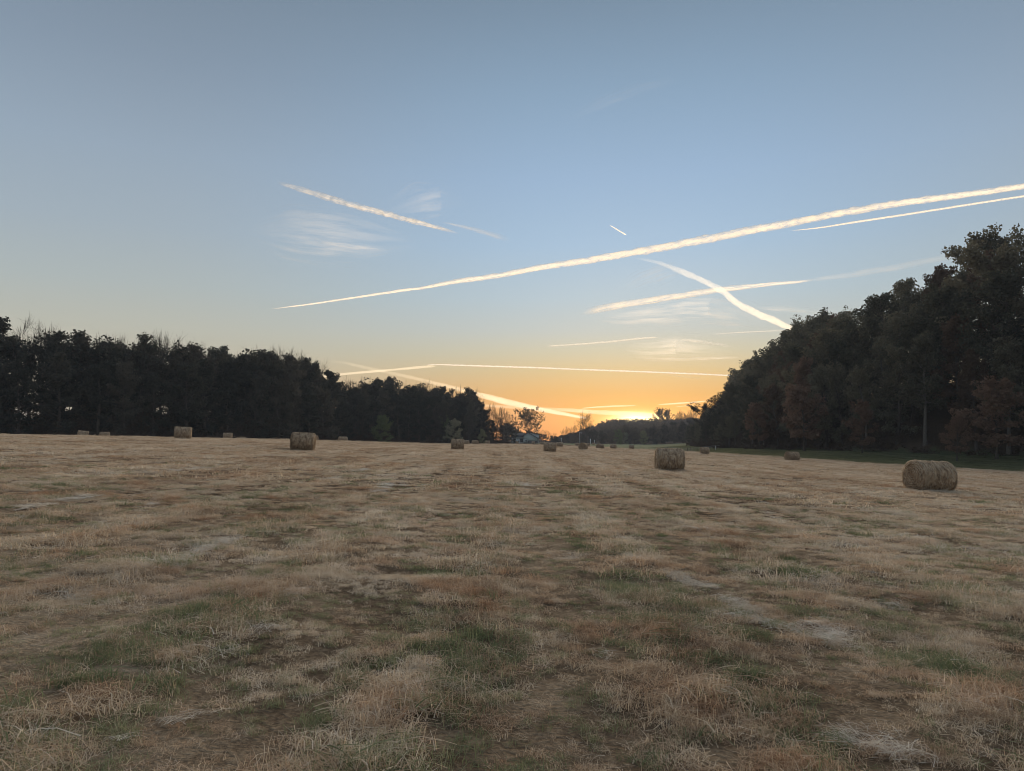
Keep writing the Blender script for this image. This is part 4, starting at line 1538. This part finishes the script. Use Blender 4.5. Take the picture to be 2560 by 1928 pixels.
def trail(name, label, pts, mat, alt=1200., group=None, cat='vapour trail', squash=1.0, lump=.12, tau=1.0):
    """pts: column, row, width in photo px, density"""
    pts = np.array(pts, float)
    seg_ = np.sqrt((np.diff(pts[:, :2], axis=0) ** 2).sum(1))
    cu = np.concatenate([[0], np.cumsum(seg_)])
    wmean = max(3.0, pts[:, 2].mean())
    n = int(np.clip(cu[-1] / max(1.2, wmean * .22), 30, 700))
    s = np.linspace(0, cu[-1], n)

    def smooth(col):
        v = np.interp(s, cu, col)
        k = max(1, n // (2 * len(pts)))
        if len(pts) > 2 and k > 2:
            pad = np.concatenate([2 * v[0] - v[k:0:-1], v, 2 * v[-1] - v[-2:-k - 2:-1]])
            ker = np.hanning(2 * k + 1)
            v = np.convolve(pad, ker / ker.sum(), 'valid')
        return v
    px, py, wd, de = smooth(pts[:, 0]), smooth(pts[:, 1]), smooth(pts[:, 2]), smooth(pts[:, 3])
    seed = len(bpy.data.meshes)
    P, Rr = [], []
    for a, b, c in zip(px, py, wd):
        d = ray(a, b)
        t = (alt - CAMZ) / d[2]
        P.append(np.array([0, 0, CAMZ]) + d * t)
        Rr.append(c * .5 / F * t * (.74 if mat is M['trail'] else 1.5 if mat is M['cirrus'] else .74 if mat == 'plume' else 1.0))
    P = np.array(P)
    Rr = np.maximum(np.array(Rr), 1e-3)
    T = np.gradient(P, axis=0)
    T /= np.linalg.norm(T, axis=1)[:, None]
    A = np.cross(T, [0, 0, 1.])
    A /= np.linalg.norm(A, axis=1)[:, None]
    B = np.cross(A, T)
    k = 20
    th = np.arange(k) * 2 * math.pi / k
    u = s / wmean
    TT, UU = np.meshgrid(th, u)
    lum = 1 + lump * 2 * (fbm(UU * 1.1 + seed, np.cos(TT) * 1.3 + np.sin(TT) * .8 + 5, seed, 3) - .5)
    end = np.clip(np.minimum(s, cu[-1] - s) / (wmean * 1.2), .05, 1) ** .5
    rad = Rr[:, None] * lum * end[:, None]
    V = P[:, None, :] + rad[..., None] * (np.cos(th)[None, :, None] * A[:, None, :] + squash * np.sin(th)[None, :, None] * B[:, None, :])
    i, j = np.meshgrid(np.arange(n - 1), np.arange(k), indexing='ij')
    a, b = i * k + j, i * k + (j + 1) % k
    Fq = np.stack([a, b, b + k, a + k], -1).reshape(-1, 4)
    tco = np.stack([UU + seed * 3.7, np.cos(TT), np.sin(TT)], -1)
    fade = np.clip(np.minimum(s, cu[-1] - s) / (wmean * 3.0), 0, 1)
    dens = np.repeat((de * fade)[:, None], k, 1) * (.62 if mat is M['cirrus'] else 1.0)
    if mat == 'plume':
        # a round plume of ice haze: a real, even volume inside the tube, closed at both ends
        D_ = P / np.linalg.norm(P, axis=1)[:, None]
        sinp = np.sqrt(1 - np.clip((D_ * T).sum(1), -1, 1) ** 2)
        m, t, out = new_mat('plume')
        pv_ = t.node('ShaderNodeVolumePrincipled')
        pv_.inputs['Color'].default_value = (.98, .92, .80, 1)
        pv_.inputs['Anisotropy'].default_value = .55
        pv_.inputs['Density'].default_value = float(tau * np.mean(sinp) / (2 * np.mean(Rr)))
        t.link(pv_.outputs[0], out.inputs['Volume'])
        V = V.reshape(-1, 3)
        caps = np.array([(0, q + 1, q) for q in range(1, k - 1)] + [((n - 1) * k, (n - 1) * k + q, (n - 1) * k + q + 1) for q in range(1, k - 1)])
        me = mk_mesh(name, V, [Fq, caps], [m], False)
        bm = bmesh.new()
        bm.from_mesh(me)
        bmesh.ops.recalc_face_normals(bm, faces=bm.faces)
        bm.to_mesh(me)
        bm.free()
        return tag(link(name, me), label, cat, group)
    me = mk_mesh(name, V.reshape(-1, 3), [Fq], [mat], True, {'dens': dens.ravel()}, {'tco': tco.reshape(-1, 3), 'axis': np.repeat(T[:, None, :], k, 1).reshape(-1, 3)})
    o = link(name, me)
    o.visible_shadow = True
    return tag(o, label, cat, group)


VG = 'vapour trails in the sunset sky'
tm, ts, ci = M['trail'], M['trail_soft'], M['cirrus']
trail('vapour_trail', 'longest bright vapour trail rising from the level wood towards the hillside treetops', [(668, 774, 3, .8), (780, 760, 7, 1), (900, 742, 9, 1), (1000, 727, 11, 1), (1070, 718, 12, 1), (1110, 709, 16, 1), (1150, 702, 19, 1), (1240, 690, 19, 1),
      (1330, 673, 22, 1), (1400, 661, 24, 1), (1500, 646, 28, 1), (1620, 625, 30, 1), (1740, 603, 31, 1), (1850, 581, 30, 1), (1960, 561, 29, 1), (2080, 536, 28, 1), (2240, 509, 27, 1), (2400, 488, 25, 1), (2640, 455, 23, 1)], tm, 1400, VG, lump=.22)
trail('vapour_trail', 'short thin trail running just under the longest trail over the hillside', [(1975, 577, 3, .5), (2040, 571, 6, 1), (2140, 555, 9, 1), (2260, 537, 9, 1), (2400, 515, 9, 1), (2640, 478, 9, 1)], tm, 1400, VG)
trail('vapour_trail', 'frayed trail sloping down alone above the wispy cirrus patch', [(690, 455, 8, .25), (720, 464, 12, .5), (800, 488, 18, .7), (880, 513, 19, .85), (960, 533, 18, .95), (1040, 555, 15, 1), (1100, 570, 10, .9), (1150, 585, 6, .5)], ts, 1300, VG, lump=.3)
trail('vapour_trail', 'faint short trail continuing beyond the frayed sloping trail', [(1100, 554, 4, .25), (1160, 567, 9, .35), (1220, 583, 15, .35), (1280, 602, 18, .2)], ts, 1300, VG)
trail('vapour_trail', 'tiny short trail with a sharp head, alone in clear blue sky', [(1524, 563, 3.2, .6), (1546, 576, 4.6, 1), (1566, 588, 5.2, 1)], 'plume', 1500, VG, tau=.9)
trail('vapour_trail', 'curved trail crossing down behind the level streak to the hillside treetops', [(1590, 646, 7, .35), (1640, 655, 12, .6), (1700, 676, 19, 1.1), (1760, 703, 22, 1.2), (1805, 726, 22, 1.3), (1840, 757, 21, 1.3), (1880, 778, 25, 1.2), (1930, 800, 24, 1.1), (1985, 824, 14, .8), (2020, 838, 8, .5)], 'plume', 1100, VG, lump=.4, tau=0.26)
trail('vapour_trail', 'streaky trail fanning wide at one end and crossed by the curved trail', [(1445, 788, 12, .3), (1475, 777, 22, .85), (1540, 764, 22, 1), (1620, 752, 20, 1), (1700, 739, 19, 1), (1800, 724, 17, 1), (1900, 713, 12, 1), (2000, 704, 8, .9), (2040, 699, 7, .5)], ts, 1250, VG)
trail('vapour_trail', 'very faint broad trail prolonging the streaky trail to the hillside', [(2010, 702, 10, .16), (2120, 688, 18, .18), (2240, 668, 20, .17), (2380, 640, 20, .14), (2480, 620, 16, .08)], ts, 1250, VG)
trail('vapour_trail', 'thin yellow level trail spanning low between level wood and hillside', [(1060, 911, 3, .5), (1110, 912, 6, 1), (1200, 915, 7, 1), (1330, 919, 7, 1), (1480, 925, 7, 1), (1620, 930, 7, 1), (1740, 935, 7, 1), (1870, 941, 6, 1)], tm, 1000, VG, lump=.25)
trail('vapour_trail', 'golden streak low over the level wood, tapering to the middle', [(790, 942, 6, .8), (850, 936, 8, 1), (920, 930, 9, 1), (990, 924, 7, .8), (1040, 919, 10, .4), (1090, 915, 8, .25)], 'plume', 1000, VG, tau=0.3)
trail('vapour_trail', 'long soft trail slanting down to the house through the golden streak', [(800, 902, 8, .3), (860, 906, 9, .8), (920, 921, 11, .95), (980, 933, 12, .95), (1050, 949, 12, .95), (1130, 969, 14, 1), (1200, 988, 18, 1), (1260, 1004, 22, 1), (1310, 1015, 20, 1), (1350, 1024, 16, 1), (1420, 1037, 12, .9), (1470, 1047, 8, .4)], 'plume', 950, VG, lump=.3, tau=0.26)
trail('vapour_trail', 'broad golden streak low on the horizon running into the sun glow', [(1180, 1012, 8, .4), (1240, 1016, 10, .6), (1320, 1021, 10, .75), (1400, 1024, 12, .9), (1480, 1030, 15, 1), (1560, 1034, 18, 1), (1620, 1037, 14, .8), (1660, 1040, 8, .4)], 'plume', 900, VG, tau=0.34)
trail('vapour_trail', 'short bright dash above the sun glow', [(1455, 1021, 3, .6), (1490, 1018, 5, 1), (1540, 1015.5, 6, 1), (1590, 1014, 4, .6)], 'plume', 900, VG, tau=0.5)
trail('vapour_trail', 'short bright dash between the sun glow and the hillside trees', [(1645, 1012, 3, .7), (1690, 1009, 6, 1), (1730, 1006.5, 5, 1), (1765, 1003, 4, .7)], 'plume', 900, VG, tau=0.5)
trail('vapour_trail', 'very small dash under the dash by the hillside trees', [(1690, 1017, 2.5, .3), (1715, 1015, 3.5, .6), (1735, 1013, 2.5, .3)], 'plume', 900, VG, tau=0.3)
trail('vapour_trail', 'thin pale trail in the gap under the curved trail', [(1780, 836, 3, .2), (1850, 831, 4, .45), (1940, 827, 4, .4), (1990, 826, 3, .2)], ts, 1100, VG)
trail('vapour_trail', 'wavering thin trail above the thin yellow level trail', [(1365, 866, 4, .5), (1440, 861, 5, .6), (1520, 855, 6, .6), (1590, 847, 6, .7), (1650, 843, 5, .4)], ts, 1050, VG, lump=.35)
CG = 'wisps of cirrus cloud'
trail('cirrus_cloud', 'wide faint cirrus veil under the frayed sloping trail', [(600, 575, 70, .2), (720, 580, 105, .36), (820, 590, 115, .38), (930, 600, 90, .3), (1060, 610, 50, .15)], ci, 1700, CG, 'cloud', 1.0)
trail('cirrus_cloud', 'slim bright core inside the wide faint cirrus veil', [(780, 598, 10, .2), (850, 612, 16, .42), (920, 620, 12, .35), (970, 625, 7, .15)], ci, 1650, CG, 'cloud', .8)
trail('cirrus_cloud', 'combed cirrus tuft beside the end of the frayed sloping trail', [(940, 535, 40, .15), (1020, 505, 70, .3), (1100, 495, 66, .26), (1180, 510, 40, .1)], ci, 1700, CG, 'cloud', 1.0)
trail('cirrus_cloud', 'rippled cirrus patch under the wavering thin trail', [(1540, 868, 24, .35), (1620, 874, 50, .55), (1700, 870, 62, .55), (1770, 874, 56, .5), (1850, 880, 30, .3)], ci, 1150, CG, 'cloud', .9)
trail('cirrus_cloud', 'hooked bright cirrus streak above the rippled patch', [(1700, 848, 7, .7), (1750, 852, 10, .75), (1800, 861, 10, .6), (1840, 868, 6, .3)], ci, 1120, CG, 'cloud', .8)
trail('cirrus_cloud', 'flat cirrus band between the rippled patch and the thin yellow trail', [(1640, 898, 8, .3), (1720, 898, 14, .5), (1800, 895, 12, .5), (1860, 893, 8, .3)], ci, 1080, CG, 'cloud', .6)
trail('cirrus_cloud', 'hazy cirrus hanging beneath the streaky fanned trail', [(1470, 795, 26, .25), (1580, 788, 50, .42), (1700, 776, 60, .42), (1800, 772, 64, .42), (1880, 788, 50, .4), (1950, 815, 30, .3)], ci, 1300, CG, 'cloud', .9)
trail('cirrus_cloud', 'thin cirrus feather between longest trail and streaky trail', [(1520, 740, 30, .15), (1580, 708, 48, .3), (1640, 685, 50, .28), (1720, 668, 30, .14)], ci, 1350, CG, 'cloud', .9)
trail('cirrus_cloud', 'pale cirrus smear beside the hillside treetops past the curved trail', [(1880, 768, 16, .2), (1960, 772, 22, .3), (2040, 778, 18, .25), (2120, 790, 12, .1)], ci, 1300, CG, 'cloud', .6)
trail('cirrus_cloud', 'lone faint feather of cirrus high in the open sky', [(1400, 300, 30, .03), (1490, 258, 36, .07), (1580, 222, 34, .08), (1700, 190, 24, .03)], ci, 2200, CG, 'cloud', .6)
trail('cirrus_cloud', 'small orange smear under the thin yellow level trail', [(1660, 936, 5, .2), (1720, 942, 9, .35), (1770, 950, 6, .2)], ci, 1000, CG, 'cloud', .7)

# ------------------------------------------------------------------ evening haze lying in the valley
HAZE = 0.00019
hb = MB().box(-2250, 2250, -420, 2250, -30, 78)
m, t, out = new_mat('haze')
pv = t.node('ShaderNodeVolumePrincipled')
pv.inputs['Color'].default_value = (.74, .82, .95, 1)
pv.inputs['Density'].default_value = HAZE
pv.inputs['Anisotropy'].default_value = 0.0
t.link(pv.outputs[0], out.inputs['Volume'])
hz_ = hb.build('haze', m)
tag(hz_, 'thin evening haze lying over the whole valley', kind='stuff')
